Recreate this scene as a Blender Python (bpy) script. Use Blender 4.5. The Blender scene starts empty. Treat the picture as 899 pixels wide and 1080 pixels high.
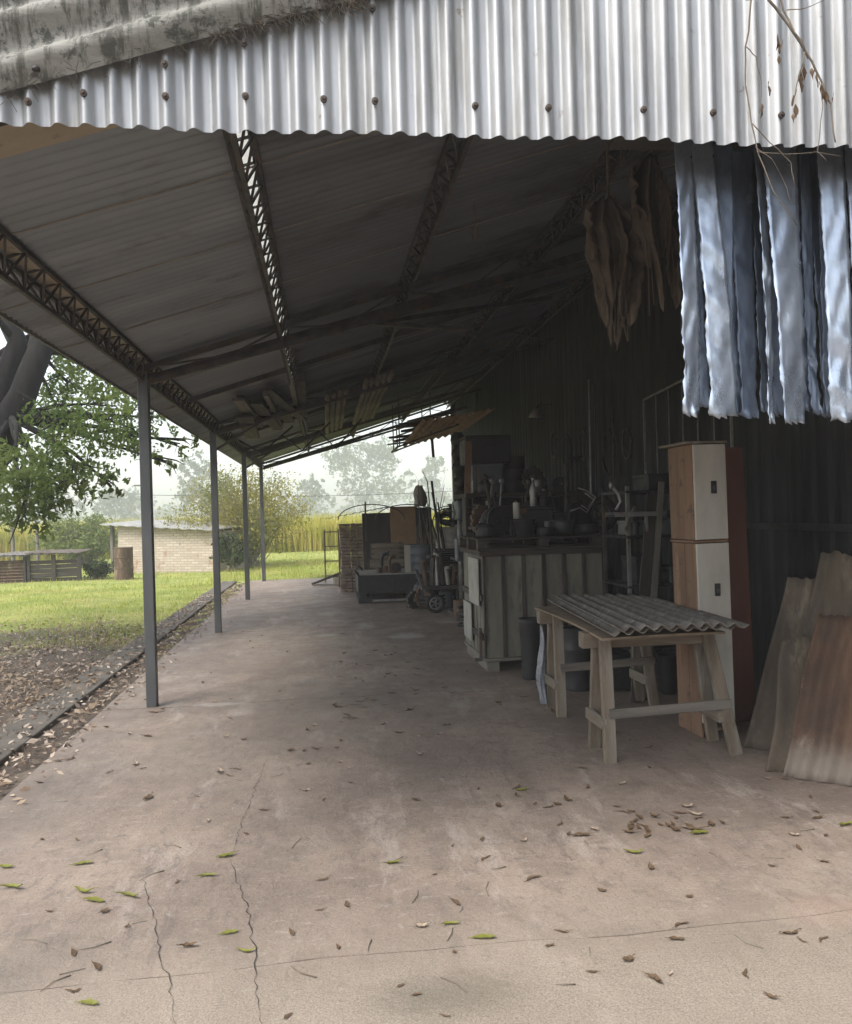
import bpy, math, random
import numpy as np
from mathutils import Vector, Matrix
C = bpy.context.scene.collection
S = bpy.context.scene
R = math.radians
rnd = random.Random(7)
nr = np.random.RandomState(11)

# ---------------------------------------------------------------- camera
F, CX, CY, H = 880.0, 449.5, 540.0, 1.55
YAW, ROLL = R(7.03), R(1.6)
sa, ca = math.sin(YAW), math.cos(YAW)
cr, sr = math.cos(ROLL), math.sin(ROLL)
def ray(px, py):
    u, v = px - CX, py - CY
    return (u*cr - v*sr)/F, -(u*sr + v*cr)/F          # right, up (unit forward)
def at(px, py, Y):
    """point of the plane y = Y that stands at this place of the view"""
    a, b = ray(px, py)
    D = Y/(ca - a*sa)
    return Vector((D*sa + a*D*ca, Y, H + b*D))
def gr(px, py, z=0.0):
    a, b = ray(px, py)
    D = (H - z)/(-b)
    return Vector((D*sa + a*D*ca, D*ca - a*D*sa, z))
def box_at(x0, y0, x1, y1, Y):
    """x0,x1,z0,z1 in metres of a rectangle in the plane y = Y"""
    a, b = at(x0, (y0+y1)/2, Y), at(x1, (y0+y1)/2, Y)
    c, d = at((x0+x1)/2, y1, Y), at((x0+x1)/2, y0, Y)
    return a.x, b.x, c.z, d.z

cam = bpy.data.cameras.new('camera'); co = bpy.data.objects.new('camera', cam); C.objects.link(co)
cam.sensor_fit = 'HORIZONTAL'; cam.sensor_width = 36.0; cam.lens = 36.0*F/899.0
cam.clip_start = 0.05; cam.clip_end = 3000
co.matrix_world = Matrix.Translation((0, 0, H)) @ Matrix.Rotation(-YAW, 4, 'Z') @ Matrix.Rotation(R(90), 4, 'X') @ Matrix.Rotation(-ROLL, 4, 'Z')
S.camera = co

# ---------------------------------------------------------------- materials
def nodes(name):
    m = bpy.data.materials.new(name); m.use_nodes = True
    nt = m.node_tree
    return m, nt, nt.nodes['Principled BSDF']
def mixc(nt, fac, a, b, mode='MIX'):
    n = nt.nodes.new('ShaderNodeMix'); n.data_type = 'RGBA'; n.blend_type = mode
    for k, val in ((0, fac), (6, a), (7, b)):
        if hasattr(val, 'links') or isinstance(val, bpy.types.NodeSocket): nt.links.new(val, n.inputs[k])
        elif k == 0: n.inputs[0].default_value = val
        else: n.inputs[k].default_value = (*val[:3], 1)
    return n.outputs[2]
def noise(nt, scale, detail=5, rough=.6, stretch=(1, 1, 1), loc=(0, 0, 0), dist=0.0):
    tc = nt.nodes.new('ShaderNodeTexCoord'); mp = nt.nodes.new('ShaderNodeMapping')
    mp.inputs['Scale'].default_value = stretch; mp.inputs['Location'].default_value = loc
    nt.links.new(tc.outputs['Object'], mp.inputs['Vector'])
    n = nt.nodes.new('ShaderNodeTexNoise'); n.inputs['Scale'].default_value = scale
    n.inputs['Detail'].default_value = detail; n.inputs['Roughness'].default_value = rough
    n.inputs['Distortion'].default_value = dist
    nt.links.new(mp.outputs[0], n.inputs['Vector'])
    return n.outputs['Fac']
def ramp(nt, src, lo, hi, a=0.0, b=1.0):
    n = nt.nodes.new('ShaderNodeMapRange'); n.interpolation_type = 'SMOOTHSTEP'
    nt.links.new(src, n.inputs[0])
    for k, val in ((1, lo), (2, hi), (3, a), (4, b)): n.inputs[k].default_value = val
    return n.outputs[0]
def math_(nt, op, a, b=None):
    n = nt.nodes.new('ShaderNodeMath'); n.operation = op
    for k, val in ((0, a), (1, b)):
        if val is None: continue
        if isinstance(val, bpy.types.NodeSocket): nt.links.new(val, n.inputs[k])
        else: n.inputs[k].default_value = val
    return n.outputs[0]
def bump(nt, bs, h, strength=.3, dist=.01):
    b = nt.nodes.new('ShaderNodeBump'); b.inputs['Strength'].default_value = strength; b.inputs['Distance'].default_value = dist
    nt.links.new(h, b.inputs['Height']); nt.links.new(b.outputs[0], bs.inputs['Normal'])
def pm(name, c1, c2=None, scale=4, rough=.7, metal=0.0, stretch=(1, 1, 1), c3=None, thr=.58, sc3=2.0, soft=.08, st3=(1, 1, 1),
       bs=.25, bscale=40, bst=None, rvar=.12, c4=None, thr4=.62, sc4=9):
    m, nt, b = nodes(name)
    c2 = c2 or tuple(x*.6 for x in c1)
    col = mixc(nt, ramp(nt, noise(nt, scale, 6, .65, stretch), .3, .7), c1, c2)
    if c3: col = mixc(nt, ramp(nt, noise(nt, sc3, 7, .7, st3, (3, 1, 5)), thr-soft, thr+soft), col, c3)
    if c4: col = mixc(nt, ramp(nt, noise(nt, sc4, 7, .75, (1, 1, 1), (7, 2, 1)), thr4-.05, thr4+.05), col, c4)
    nt.links.new(col, b.inputs['Base Color'])
    rv = ramp(nt, noise(nt, scale*2, 4, .6, stretch, (9, 9, 9)), .3, .7, max(.05, rough-rvar), min(1, rough+rvar))
    nt.links.new(rv, b.inputs['Roughness']); b.inputs['Metallic'].default_value = metal
    if bs: bump(nt, b, noise(nt, bscale, 6, .7, bst or stretch), bs, .01)
    return m
def leafm(name, c1, c2, c3=None, trans=.35, rough=.55):
    m, nt, b = nodes(name)
    g = nt.nodes.new('ShaderNodeNewGeometry')
    col = mixc(nt, g.outputs['Random Per Island'], c1, c2)
    if c3: col = mixc(nt, ramp(nt, noise(nt, .8, 5), .44, .6), col, c3)
    nt.links.new(col, b.inputs['Base Color']); b.inputs['Roughness'].default_value = rough
    b.inputs['Specular IOR Level'].default_value = .3
    t = nt.nodes.new('ShaderNodeBsdfTranslucent'); nt.links.new(col, t.inputs[0])
    mx = nt.nodes.new('ShaderNodeMixShader'); mx.inputs[0].default_value = trans
    nt.links.new(b.outputs[0], mx.inputs[1]); nt.links.new(t.outputs[0], mx.inputs[2])
    nt.links.new(mx.outputs[0], nt.nodes['Material Output'].inputs[0])
    return m

M = {}
WV = {'x': (.12, 1, 1), 'y': (1, .12, 1), 'z': (1, 1, .12)}
for ax in 'xyz':
    M['wood_'+ax] = pm('weathered_wood_'+ax, (.215, .175, .128), (.11, .087, .064), 9, .85, stretch=WV[ax], c3=(.24, .215, .18), thr=.56, sc3=5, st3=WV[ax], bs=.5, bscale=30, c4=(.09, .07, .05), thr4=.66)
    M['dwood_'+ax] = pm('dark_wood_'+ax, (.055, .043, .034), (.026, .021, .018), 8, .8, stretch=WV[ax], c3=(.10, .083, .067), thr=.64, sc3=6, st3=WV[ax], bs=.5, bscale=30)
    M['twood_'+ax] = pm('tan_wood_'+ax, (.235, .14, .085), (.16, .092, .056), 7, .7, stretch=WV[ax], c3=(.42, .27, .17), thr=.6, sc3=4, st3=WV[ax], bs=.3, bscale=30, c4=(.09, .055, .035), thr4=.6)
    M['gwood_'+ax] = pm('grey_wood_'+ax, (.20, .18, .15), (.12, .108, .092), 8, .85, stretch=WV[ax], c3=(.09, .08, .07), thr=.62, sc3=4, st3=WV[ax], bs=.5, bscale=30)
M['khaki'] = pm('khaki_painted_board', (.19, .185, .146), (.125, .12, .097), 6, .75, stretch=(1, 1, .2), c3=(.085, .078, .062), thr=.57, sc3=6, st3=(1, 1, .25), bs=.35)
M['white'] = pm('dirty_white_paint', (.50, .475, .415), (.37, .345, .30), 3, .5, stretch=(1, 1, .4), c3=(.34, .30, .24), thr=.66, sc3=4, bs=.1)
M['redbrown'] = pm('red_brown_board', (.15, .055, .035), (.10, .04, .026), 5, .65, stretch=(1, 1, .15), bs=.2)
M['zinc'] = pm('galvanised_sheet', (.48, .485, .485), (.345, .35, .355), 5, .45, .45, stretch=(1, 1, .25), c3=(.30, .295, .28), thr=.58, sc3=9, soft=.1, st3=(1, 1, .12), bs=.08, bscale=40, c4=(.20, .17, .14), thr4=.67, sc4=14)
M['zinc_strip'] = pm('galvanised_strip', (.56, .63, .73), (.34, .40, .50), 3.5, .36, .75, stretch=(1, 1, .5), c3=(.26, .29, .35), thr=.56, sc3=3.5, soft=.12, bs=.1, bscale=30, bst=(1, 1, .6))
M['barge'] = pm('lichened_sheet', (.37, .36, .325), (.20, .195, .17), 6, .85, .05, stretch=(.3, 1, 1), c3=(.10, .097, .08), thr=.54, sc3=26, soft=.07, st3=(1, .3, .16), bs=.5, bscale=60, c4=(.08, .08, .068), thr4=.57, sc4=12)
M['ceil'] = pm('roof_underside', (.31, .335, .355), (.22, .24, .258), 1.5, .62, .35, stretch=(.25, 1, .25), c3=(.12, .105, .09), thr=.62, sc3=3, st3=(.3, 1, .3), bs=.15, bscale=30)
M['shadowed'] = pm('shadowed_roof_underside', (.175, .187, .205), (.115, .124, .137), 1.5, .66, .3, stretch=(.25, 1, .25), c3=(.08, .08, .082), thr=.58, sc3=2.2, st3=(.3, 1, .3), bs=.15, bscale=30)  # darker copy of the ceil colours, with the wall side's shade painted in
M['laps'] = pm('lap_edge', (.33, .31, .27), (.22, .21, .19), 5, .6, .3)
M['soffit'] = pm('tan_underside_sheet', (.42, .36, .27), (.34, .29, .215), 3, .7, stretch=(.4, 1, 1), c3=(.14, .11, .08), thr=.66, sc3=8, bs=.1)
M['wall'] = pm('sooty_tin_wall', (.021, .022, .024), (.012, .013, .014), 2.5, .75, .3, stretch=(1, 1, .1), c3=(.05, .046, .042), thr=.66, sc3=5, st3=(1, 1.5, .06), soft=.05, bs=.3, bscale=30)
M['steel'] = pm('dull_dark_steel', (.085, .08, .075), (.045, .042, .04), 8, .6, .4, c3=(.13, .075, .045), thr=.6, sc3=6, bs=.2)
M['post'] = pm('grey_painted_post', (.115, .12, .12), (.075, .08, .082), 5, .5, .4, stretch=(1, 1, .2), c3=(.15, .085, .05), thr=.68, sc3=10, bs=.15)
M['greysteel'] = pm('worn_grey_steel', (.30, .30, .295), (.19, .19, .185), 8, .5, .6, c3=(.16, .09, .05), thr=.62, sc3=6, bs=.2)
M['rust'] = pm('rusty_sheet', (.15, .095, .062), (.08, .053, .038), 5, .85, .1, stretch=(1, 1, .3), c3=(.32, .245, .17), thr=.6, sc3=5, st3=(1, 1, .35), soft=.07, bs=.4, bscale=50)
M['oldsheet'] = pm('brown_grey_sheet', (.13, .102, .073), (.078, .062, .046), 5, .85, .1, stretch=(1, 1, .25), c3=(.19, .16, .12), thr=.62, sc3=6, st3=(1, 1, .3), bs=.4, bscale=50)
M['fibro'] = pm('fibre_cement', (.22, .20, .175), (.13, .115, .10), 7, .95, c3=(.10, .095, .075), thr=.58, sc3=9, bs=.6, bscale=50, c4=(.36, .34, .30), thr4=.62)
M['redtin'] = pm('red_brown_tin', (.36, .19, .15), (.24, .125, .10), 4, .75, .15, c3=(.42, .34, .30), thr=.62, sc3=5, bs=.2)
M['zinc_dull'] = pm('dark_blue_strip', (.17, .21, .28), (.09, .115, .16), 5, .5, .6, stretch=(1, 1, .4), c3=(.32, .37, .45), thr=.64, sc3=4, bs=.15, bscale=20)  # darker blue copy of the galvanised strip, for strips hung further back
M['black'] = pm('soot_black', (.022, .022, .024), (.014, .014, .015), 4, .6, bs=.2)
M['darkgrey'] = pm('dark_grey_metal', (.042, .044, .048), (.025, .026, .029), 5, .55, .4, c3=(.09, .06, .045), thr=.62, sc3=5, bs=.2)
M['bluegrey'] = pm('blue_grey_paint', (.15, .17, .19), (.09, .10, .115), 4, .5, .3, c3=(.12, .075, .05), thr=.64, sc3=5, bs=.2)
M['palegrey'] = pm('pale_grey_plastic', (.38, .37, .34), (.26, .25, .23), 4, .6, c3=(.18, .16, .14), thr=.64, sc3=5, bs=.1)
M['tan'] = pm('tan_panel', (.34, .22, .12), (.26, .165, .09), 3, .75, bs=.15)
M['ply'] = pm('weathered_ply', (.26, .20, .14), (.16, .125, .09), 4, .85, stretch=(1, .3, 1), c3=(.10, .08, .06), thr=.6, sc3=5, bs=.3)
M['bricks'] = None
M['sack'] = pm('brown_sacking', (.15, .118, .092), (.085, .068, .054), 10, .95, stretch=(1, 1, .1), c3=(.21, .17, .13), thr=.6, sc3=12, st3=(1, 1, .06), bs=.6, bscale=40, bst=(1, 1, .1))
M['rubber'] = pm('black_rubber', (.028, .028, .028), (.018, .018, .018), 6, .8, bs=.3)
M['plastic_bag'] = pm('cloudy_plastic', (.26, .28, .31), (.15, .16, .185), 12, .3, bs=.6, bscale=12)
M['bark'] = pm('bark', (.026, .022, .018), (.012, .011, .010), 6, .95, stretch=(1, 1, .25), c3=(.07, .064, .052), thr=.7, sc3=5, bs=.9, bscale=14)
M['twig'] = pm('dry_twig', (.20, .165, .125), (.12, .095, .07), 14, .9, bs=.3)
M['straw'] = pm('dirty_straw', (.13, .11, .085), (.06, .05, .04), 14, .95, c3=(.24, .20, .15), thr=.62, sc3=8, bs=.2)
M['paletwig'] = pm('pale_twig', (.30, .27, .21), (.2, .175, .13), 14, .9, bs=.3)
M['deadleaf'] = leafm('dead_leaf', (.20, .13, .075), (.085, .055, .035), None, .1, .8)
M['yleaf'] = leafm('yellow_green_leaf', (.27, .27, .055), (.17, .175, .045), None, .2, .5)
M['litter'] = leafm('litter_leaf', (.62, .52, .42), (.18, .12, .08), (.34, .25, .17), .1, .8)
M['canopy'] = leafm('tree_leaf', (.10, .16, .04), (.21, .28, .075), (.25, .31, .09), .6)
M['shrub'] = leafm('shrub_leaf', (.26, .25, .06), (.38, .33, .09), (.17, .19, .05), .45)
M['bush'] = leafm('bush_leaf', (.13, .18, .045), (.21, .25, .07), None, .4)
M['ivy'] = leafm('tangle_leaf', (.04, .07, .022), (.075, .105, .035), None, .3)
M['cane'] = leafm('cane_leaf', (.50, .46, .08), (.34, .36, .06), (.58, .50, .14), .45)
M['grass'] = leafm('grass_blade', (.30, .36, .065), (.44, .48, .10), (.52, .48, .18), .45)
M['fartree'] = leafm('far_tree_leaf', (.06, .085, .035), (.10, .125, .05), None, .3)
M['mortar'] = pm('mortar', (.38, .34, .28), (.30, .27, .22), 5, .9)

# ---------------------------------------------------------------- mesh helpers
class MB:
    def __init__(s): s.v, s.f = [], []
    def add(s, vs, fs):
        n = len(s.v); s.v += [tuple(p) for p in vs]; s.f += [tuple(i+n for i in q) for q in fs]; return s
    def box(s, x0, x1, y0, y1, z0, z1, j=0.0):
        q = lambda: rnd.uniform(-j, j) if j else 0
        vs = [(x+q(), y+q(), z+q()) for z in (z0, z1) for x, y in ((x0, y0), (x1, y0), (x1, y1), (x0, y1))]
        return s.add(vs, [(3, 2, 1, 0), (4, 5, 6, 7), (0, 1, 5, 4), (1, 2, 6, 5), (2, 3, 7, 6), (3, 0, 4, 7)])
    def bar(s, p0, p1, w, h=None, up=(0, 0, 1)):
        h = h or w; p0, p1 = Vector(p0), Vector(p1); d = (p1-p0).normalized(); u = Vector(up)
        if abs(d.dot(u)) > .98: u = Vector((0, 1, 0)) if abs(d.y) < .9 else Vector((1, 0, 0))
        a = d.cross(u).normalized()*w/2; b = a.cross(d).normalized()*h/2
        vs = [p+i*a+k*b for p in (p0, p1) for i, k in ((-1, -1), (1, -1), (1, 1), (-1, 1))]
        return s.add(vs, [(0, 1, 2, 3), (7, 6, 5, 4), (0, 4, 5, 1), (1, 5, 6, 2), (2, 6, 7, 3), (3, 7, 4, 0)])
    def tube(s, pts, r, n=8):
        pts = [Vector(p) for p in pts]; m = len(pts)
        rs = r if isinstance(r, (list, tuple)) else [r]*m
        vs, fs, prev = [], [], None
        for i, p in enumerate(pts):
            d = (pts[min(i+1, m-1)] - pts[max(i-1, 0)]).normalized()
            if prev is None:
                u = Vector((0, 0, 1)) if abs(d.z) < .9 else Vector((1, 0, 0)); a = d.cross(u).normalized()
            else: a = (prev - d*prev.dot(d)).normalized()
            prev = a; b = d.cross(a)
            vs += [p + rs[i]*(math.cos(t)*a + math.sin(t)*b) for t in (2*math.pi*k/n for k in range(n))]
        for i in range(m-1):
            for k in range(n):
                fs.append((i*n+k, i*n+(k+1) % n, (i+1)*n+(k+1) % n, (i+1)*n+k))
        fs += [tuple(range(n-1, -1, -1)), tuple((m-1)*n+k for k in range(n))]
        return s.add(vs, fs)
    def lathe(s, c, prof, n=20, sx=1, sy=1, cap=True):
        vs = [(c[0]+r*sx*math.cos(2*math.pi*k/n), c[1]+r*sy*math.sin(2*math.pi*k/n), c[2]+z) for r, z in prof for k in range(n)]
        fs = [(i*n+k, i*n+(k+1) % n, (i+1)*n+(k+1) % n, (i+1)*n+k) for i in range(len(prof)-1) for k in range(n)]
        if cap: fs += [tuple(range(n-1, -1, -1)), tuple((len(prof)-1)*n+k for k in range(n))]
        return s.add(vs, fs)
    def grid(s, nu, nv, fn):
        vs = [fn(i/(nu-1), k/(nv-1)) for k in range(nv) for i in range(nu)]
        return s.add(vs, [(k*nu+i, k*nu+i+1, (k+1)*nu+i+1, (k+1)*nu+i) for k in range(nv-1) for i in range(nu-1)])
    def build(s, name, m, parent=None, smooth=False, bevel=0, solid=0, at0=None):
        o0 = Vector((0, 0, 0))
        p = parent
        while p is not None: o0 = o0 + p.location; p = p.parent
        loc = Vector(at0) if at0 is not None else Vector((0, 0, 0))
        off = o0 + loc
        me = bpy.data.meshes.new(name); me.from_pydata([(x-off.x, y-off.y, z-off.z) for x, y, z in s.v], [], s.f)
        me.materials.append(m)
        if smooth: me.polygons.foreach_set('use_smooth', [True]*len(me.polygons))
        o = bpy.data.objects.new(name, me); C.objects.link(o)
        if parent is not None: o.parent = parent
        o.location = loc
        if solid:
            md = o.modifiers.new('solid', 'SOLIDIFY'); md.thickness = solid; md.offset = 0
        if bevel:
            md = o.modifiers.new('bevel', 'BEVEL'); md.width = bevel; md.segments = 2; md.limit_method = 'ANGLE'
        return o
def tag(o, label=None, cat=None, group=None, kind=None):
    for k, val in (('label', label), ('category', cat), ('group', group), ('kind', kind)):
        if val: o[k] = val
    return o
def thing(name, loc, label, cat, group=None):
    o = bpy.data.objects.new(name, None); C.objects.link(o); o.location = Vector(loc); o.empty_display_size = .1
    return tag(o, label, cat, group)
def copy_tree(o, parent=None):
    c = o.copy(); C.objects.link(c); c.parent = parent
    for ch in [k for k in bpy.data.objects if k.parent == o]: copy_tree(ch, c)
    return c
def solo(mb, name, m, label, cat, group=None, **kw):
    """a thing of one mesh, origin at its base"""
    xs = [p[0] for p in mb.v]; ys = [p[1] for p in mb.v]; zs = [p[2] for p in mb.v]
    o = mb.build(name, m, None, at0=((min(xs)+max(xs))/2, (min(ys)+max(ys))/2, min(zs)), **kw)
    return tag(o, label, cat, group)
def np_mesh(name, V, Fq, m, parent=None, nv=4):
    me = bpy.data.meshes.new(name); n = len(Fq)
    o0 = np.zeros(3); p = parent
    while p is not None: o0 = o0 + np.array(p.location); p = p.parent
    me.vertices.add(len(V)); me.vertices.foreach_set('co', (V-o0).astype(np.float32).ravel())
    me.loops.add(n*nv); me.loops.foreach_set('vertex_index', Fq.astype(np.int32).ravel())
    me.polygons.add(n); me.polygons.foreach_set('loop_start', np.arange(0, n*nv, nv, dtype=np.int32))
    me.update(calc_edges=True); me.materials.append(m)
    o = bpy.data.objects.new(name, me); C.objects.link(o); o.parent = parent
    return o
def leaf_cloud(name, P, size, m, parent=None, ratio=.45, droop=.3, svar=.35, flat=0.0):
    """folded diamond leaves, one at each point of P"""
    n = len(P)
    d = nr.normal(size=(n, 3)); d[:, 2] -= droop; d[:, 2] *= (1-flat); d /= np.linalg.norm(d, axis=1)[:, None]
    q = nr.normal(size=(n, 3)); 
    if flat: q = q*(1-flat) + np.array([0, 0, 1])*flat
    a = np.cross(d, q); a /= np.linalg.norm(a, axis=1)[:, None]
    nn = np.cross(a, d)
    L = size*(1+svar*nr.normal(size=(n, 1))).clip(.4, 2)
    W = L*ratio
    V = np.stack([P - d*L/2, P + a*W/2 + nn*W*.15, P + d*L/2, P - a*W/2 + nn*W*.15], 1).reshape(-1, 3)
    return np_mesh(name, V, np.arange(n*4).reshape(n, 4), m, parent)
def blob_points(c, r, n, squash=1.0):
    d = nr.normal(size=(n, 3)); d /= np.linalg.norm(d, axis=1)[:, None]
    rad = r*nr.uniform(0, 1, (n, 1))**.45
    return np.array(c) + d*rad*np.array([1, 1, squash])
HAZE, SKY, SUN, EXPO = .003, .12, 1.3, 1.46
# ================================================================ SETTING
RZ = lambda x: 3.31 + .309*x           # underside of the roof
WX, YF, YE = 3.32, 2.85, 20.62         # wall, front fascia, far end of the roof
PX, PY = -1.45, [2.77, 7.16, 11.55, 15.98, 20.33]

# ground: one sheet to the horizon
def gz(x, y):
    if -2.6 < x < 30 and -6 < y < 20.6: return -.03
    return -.015 + (.025*math.sin(x*.9+y*.35)+.02*math.sin(y*.8-x*.3))*min(1, max(0, (abs(x+2.5)-.3)/3))
def ground():
    xs = [-900, -300, -120, -60, -30, -18] + [x*.5-12 for x in range(0, 61)] + [24, 40, 80, 200, 900]
    ys = [-300, -60, -20, -8] + [y*.5-4 for y in range(0, 70)] + [34, 40, 50, 65, 90, 140, 250, 500, 1400]
    z = gz
    mb = MB(); nx = len(xs)
    mb.v = [(x, y, z(x, y)) for y in ys for x in xs]
    mb.f = [(k*nx+i, k*nx+i+1, (k+1)*nx+i+1, (k+1)*nx+i) for k in range(len(ys)-1) for i in range(nx-1)]
    m, nt, b = nodes('earth_and_turf')
    dirt = mixc(nt, ramp(nt, noise(nt, 3, 8, .7), .35, .65), (.16, .125, .095), (.085, .066, .05))
    dirt = mixc(nt, ramp(nt, noise(nt, 40, 4, .7, loc=(3, 3, 3)), .55, .7), dirt, (.26, .21, .16))
    turf = mixc(nt, ramp(nt, noise(nt, .9, 7, .75), .38, .62), (.34, .35, .09), (.20, .25, .05))
    tc = nt.nodes.new('ShaderNodeTexCoord'); sp = nt.nodes.new('ShaderNodeSeparateXYZ'); nt.links.new(tc.outputs['Object'], sp.inputs[0])
    nz = noise(nt, .7, 6, .7, loc=(5, 5, 5))
    yy = math_(nt, 'ADD', sp.outputs[1], math_(nt, 'MULTIPLY', math_(nt, 'SUBTRACT', nz, .5), 14.0))
    yy = math_(nt, 'ADD', yy, math_(nt, 'MULTIPLY', sp.outputs[0], .12))
    far = ramp(nt, yy, 9.4, 13.6)
    col = mixc(nt, far, dirt, turf)
    nt.links.new(col, b.inputs['Base Color']); b.inputs['Roughness'].default_value = .95
    bump(nt, b, noise(nt, 25, 6, .7), .7, .03)
    tag(mb.build('ground', m, smooth=True), kind='structure')
ground()

def floor():
    m, nt, b = nodes('worn_concrete')
    c = mixc(nt, ramp(nt, noise(nt, .55, 6, .65), .35, .65), (.34, .268, .214), (.225, .172, .14))
    c = mixc(nt, ramp(nt, noise(nt, 2.6, 8, .78, loc=(4, 2, 0)), .46, .58, 0, .5), c, (.19, .150, .122))
    c = mixc(nt, ramp(nt, noise(nt, 1.7, 9, .78, (1.6, .4, 1), (8, 1, 0)), .54, .64, 0, .65), c, (.43, .36, .31))
    c = mixc(nt, ramp(nt, noise(nt, 5, 8, .8, (1, .22, 1), (2, 9, 0), .6), .54, .64, 0, .55), c, (.15, .115, .10))
    c = mixc(nt, ramp(nt, noise(nt, 14, 8, .85, (1, .5, 1), (5, 2, 2)), .52, .60, 0, .6), c, (.15, .125, .108))
    c = mixc(nt, ramp(nt, noise(nt, 22, 6, .85, (.4, 1, 1), (5, 5, 2)), .56, .64, 0, .6), c, (.42, .37, .32))
    c = mixc(nt, ramp(nt, noise(nt, 9, 8, .8, (1, 1, 1), (1, 1, 4)), .60, .66, 0, .45), c, (.40, .36, .32))
    c = mixc(nt, ramp(nt, noise(nt, 90, 4, .75), .52, .64, 0, .55), c, (.12, .10, .09))
    c = mixc(nt, ramp(nt, noise(nt, 70, 3, .6, loc=(7, 7, 7)), .60, .72, 0, .4), c, (.50, .46, .42))
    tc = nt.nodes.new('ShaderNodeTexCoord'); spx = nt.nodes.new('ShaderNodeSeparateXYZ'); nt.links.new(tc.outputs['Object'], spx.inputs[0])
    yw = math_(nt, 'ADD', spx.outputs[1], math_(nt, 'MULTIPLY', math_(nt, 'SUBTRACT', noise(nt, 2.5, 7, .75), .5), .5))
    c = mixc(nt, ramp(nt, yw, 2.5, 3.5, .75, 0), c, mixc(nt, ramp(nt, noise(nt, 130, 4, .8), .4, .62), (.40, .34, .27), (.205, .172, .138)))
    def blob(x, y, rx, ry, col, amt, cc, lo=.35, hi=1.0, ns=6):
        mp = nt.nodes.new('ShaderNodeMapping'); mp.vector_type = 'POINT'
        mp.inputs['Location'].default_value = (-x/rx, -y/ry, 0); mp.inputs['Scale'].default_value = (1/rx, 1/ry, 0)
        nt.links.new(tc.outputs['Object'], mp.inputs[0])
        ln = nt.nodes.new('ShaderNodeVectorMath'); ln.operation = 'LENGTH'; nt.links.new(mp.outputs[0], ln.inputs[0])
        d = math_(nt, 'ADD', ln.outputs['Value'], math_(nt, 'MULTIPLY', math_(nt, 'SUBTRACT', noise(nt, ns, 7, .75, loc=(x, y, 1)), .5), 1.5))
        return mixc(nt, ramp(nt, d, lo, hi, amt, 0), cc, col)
    g = gr(470, 1050); c = blob(g.x, g.y, .34, .16, (.11, .10, .072), .5, c, .1, 1.15, 22)
    g = gr(870, 960); c = blob(g.x, g.y, .22, .18, (.42, .22, .16), .14, c)
    for px, py, rx, ry, a in ((430, 671, .42, .45, .75), (345, 670, .28, .14, .55), (230, 743, .45, .12, .5), (385, 660, .25, .6, .4), (470, 655, .3, .5, .4)):
        g = gr(px, py); c = blob(g.x, g.y, rx, ry, (.47, .435, .40), a, c, .25, .75, 9)
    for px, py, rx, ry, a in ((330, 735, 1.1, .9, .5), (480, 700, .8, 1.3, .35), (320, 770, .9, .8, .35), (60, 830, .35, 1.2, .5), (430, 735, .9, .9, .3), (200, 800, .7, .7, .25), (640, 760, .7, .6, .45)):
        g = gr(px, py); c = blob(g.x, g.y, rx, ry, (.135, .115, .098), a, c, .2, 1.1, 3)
    nt.links.new(c, b.inputs['Base Color'])
    nt.links.new(ramp(nt, noise(nt, 3, 6, .7), .3, .7, .45, .8), b.inputs['Roughness'])
    h = math_(nt, 'ADD', math_(nt, 'MULTIPLY', noise(nt, 60, 6, .75), .5), math_(nt, 'ADD', noise(nt, 6, 6, .7), math_(nt, 'MULTIPLY', noise(nt, 18, 6, .8), .5)))
    bump(nt, b, h, .6, .012)
    ys = [-6, 2.93, 7.10, 11.5, 15.9, 20.66]
    mb = MB(); mb.box(-1.84, 9, -6, 20.64, -.22, -.022)
    def edge(k, x): return ys[k] + (.014*math.sin(x*3.1+k)+.008*math.sin(x*9+2*k) if 0 < k < 5 else 0)
    for k in range(5):
        n = 60; GG = [.003, .0025, .008, .008, .008, .004]; g, g1 = GG[k], GG[k+1]
        vs = []
        for i in range(n+1):
            x = -1.84 + i*(9+1.84)/n
            xl = x + (0.012*math.sin(k*3) if i == 0 else 0)
            vs += [(xl, edge(k, x)+g+rnd.uniform(-.003, .003), 0), (xl, edge(k+1, x)-g1+rnd.uniform(-.003, .003), 0), (xl, edge(k, x)+g, -.02), (xl, edge(k+1, x)-g1, -.02)]
        fs = []
        for i in range(n):
            a = 4*i
            fs += [(a, a+4, a+5, a+1), (a+2, a+6, a+4, a), (a+1, a+5, a+7, a+3)]
        fs += [(0, 1, 3, 2)]
        mb.add(vs, fs)
    f = tag(mb.build('concrete_floor', m), kind='structure')
    # cracks: thin irregular ribbons
    cm = pm('crack_dirt', (.06, .048, .04), rough=1)
    def crack(pp, w):
        pts = []
        for a, b2 in zip(pp[:-1], pp[1:]):
            A, B = gr(*a), gr(*b2); n = max(2, int((B-A).length/.035))
            for i in range(n): pts.append(A.lerp(B, i/n))
        pts.append(gr(*pp[-1])); mbk = MB(); vs = []
        for i, p in enumerate(pts):
            d = (pts[min(i+1, len(pts)-1)]-pts[max(i-1, 0)]).normalized(); s = Vector((-d.y, d.x, 0))
            p = p + s*rnd.uniform(-.009, .009); ww = .8*w*rnd.uniform(.3, 1.4)*(.4+.6*math.sin(math.pi*min(1, (i+1)/len(pts)*.9+.1)))
            vs += [p-s*ww+Vector((0, 0, .0035)), p+s*ww+Vector((0, 0, .0035))]
        mbk.add(vs, [(2*i, 2*i+1, 2*i+3, 2*i+2) for i in range(len(pts)-1)])
        mbk.build('crack', cm, f)
    crack([(243, 905), (252, 935), (262, 962), (264, 985), (271, 1010), (270, 1035), (276, 1085)], .0028)
    crack([(150, 925), (158, 955), (166, 985), (170, 1010), (178, 1035), (186, 1085)], .0022)
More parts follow.
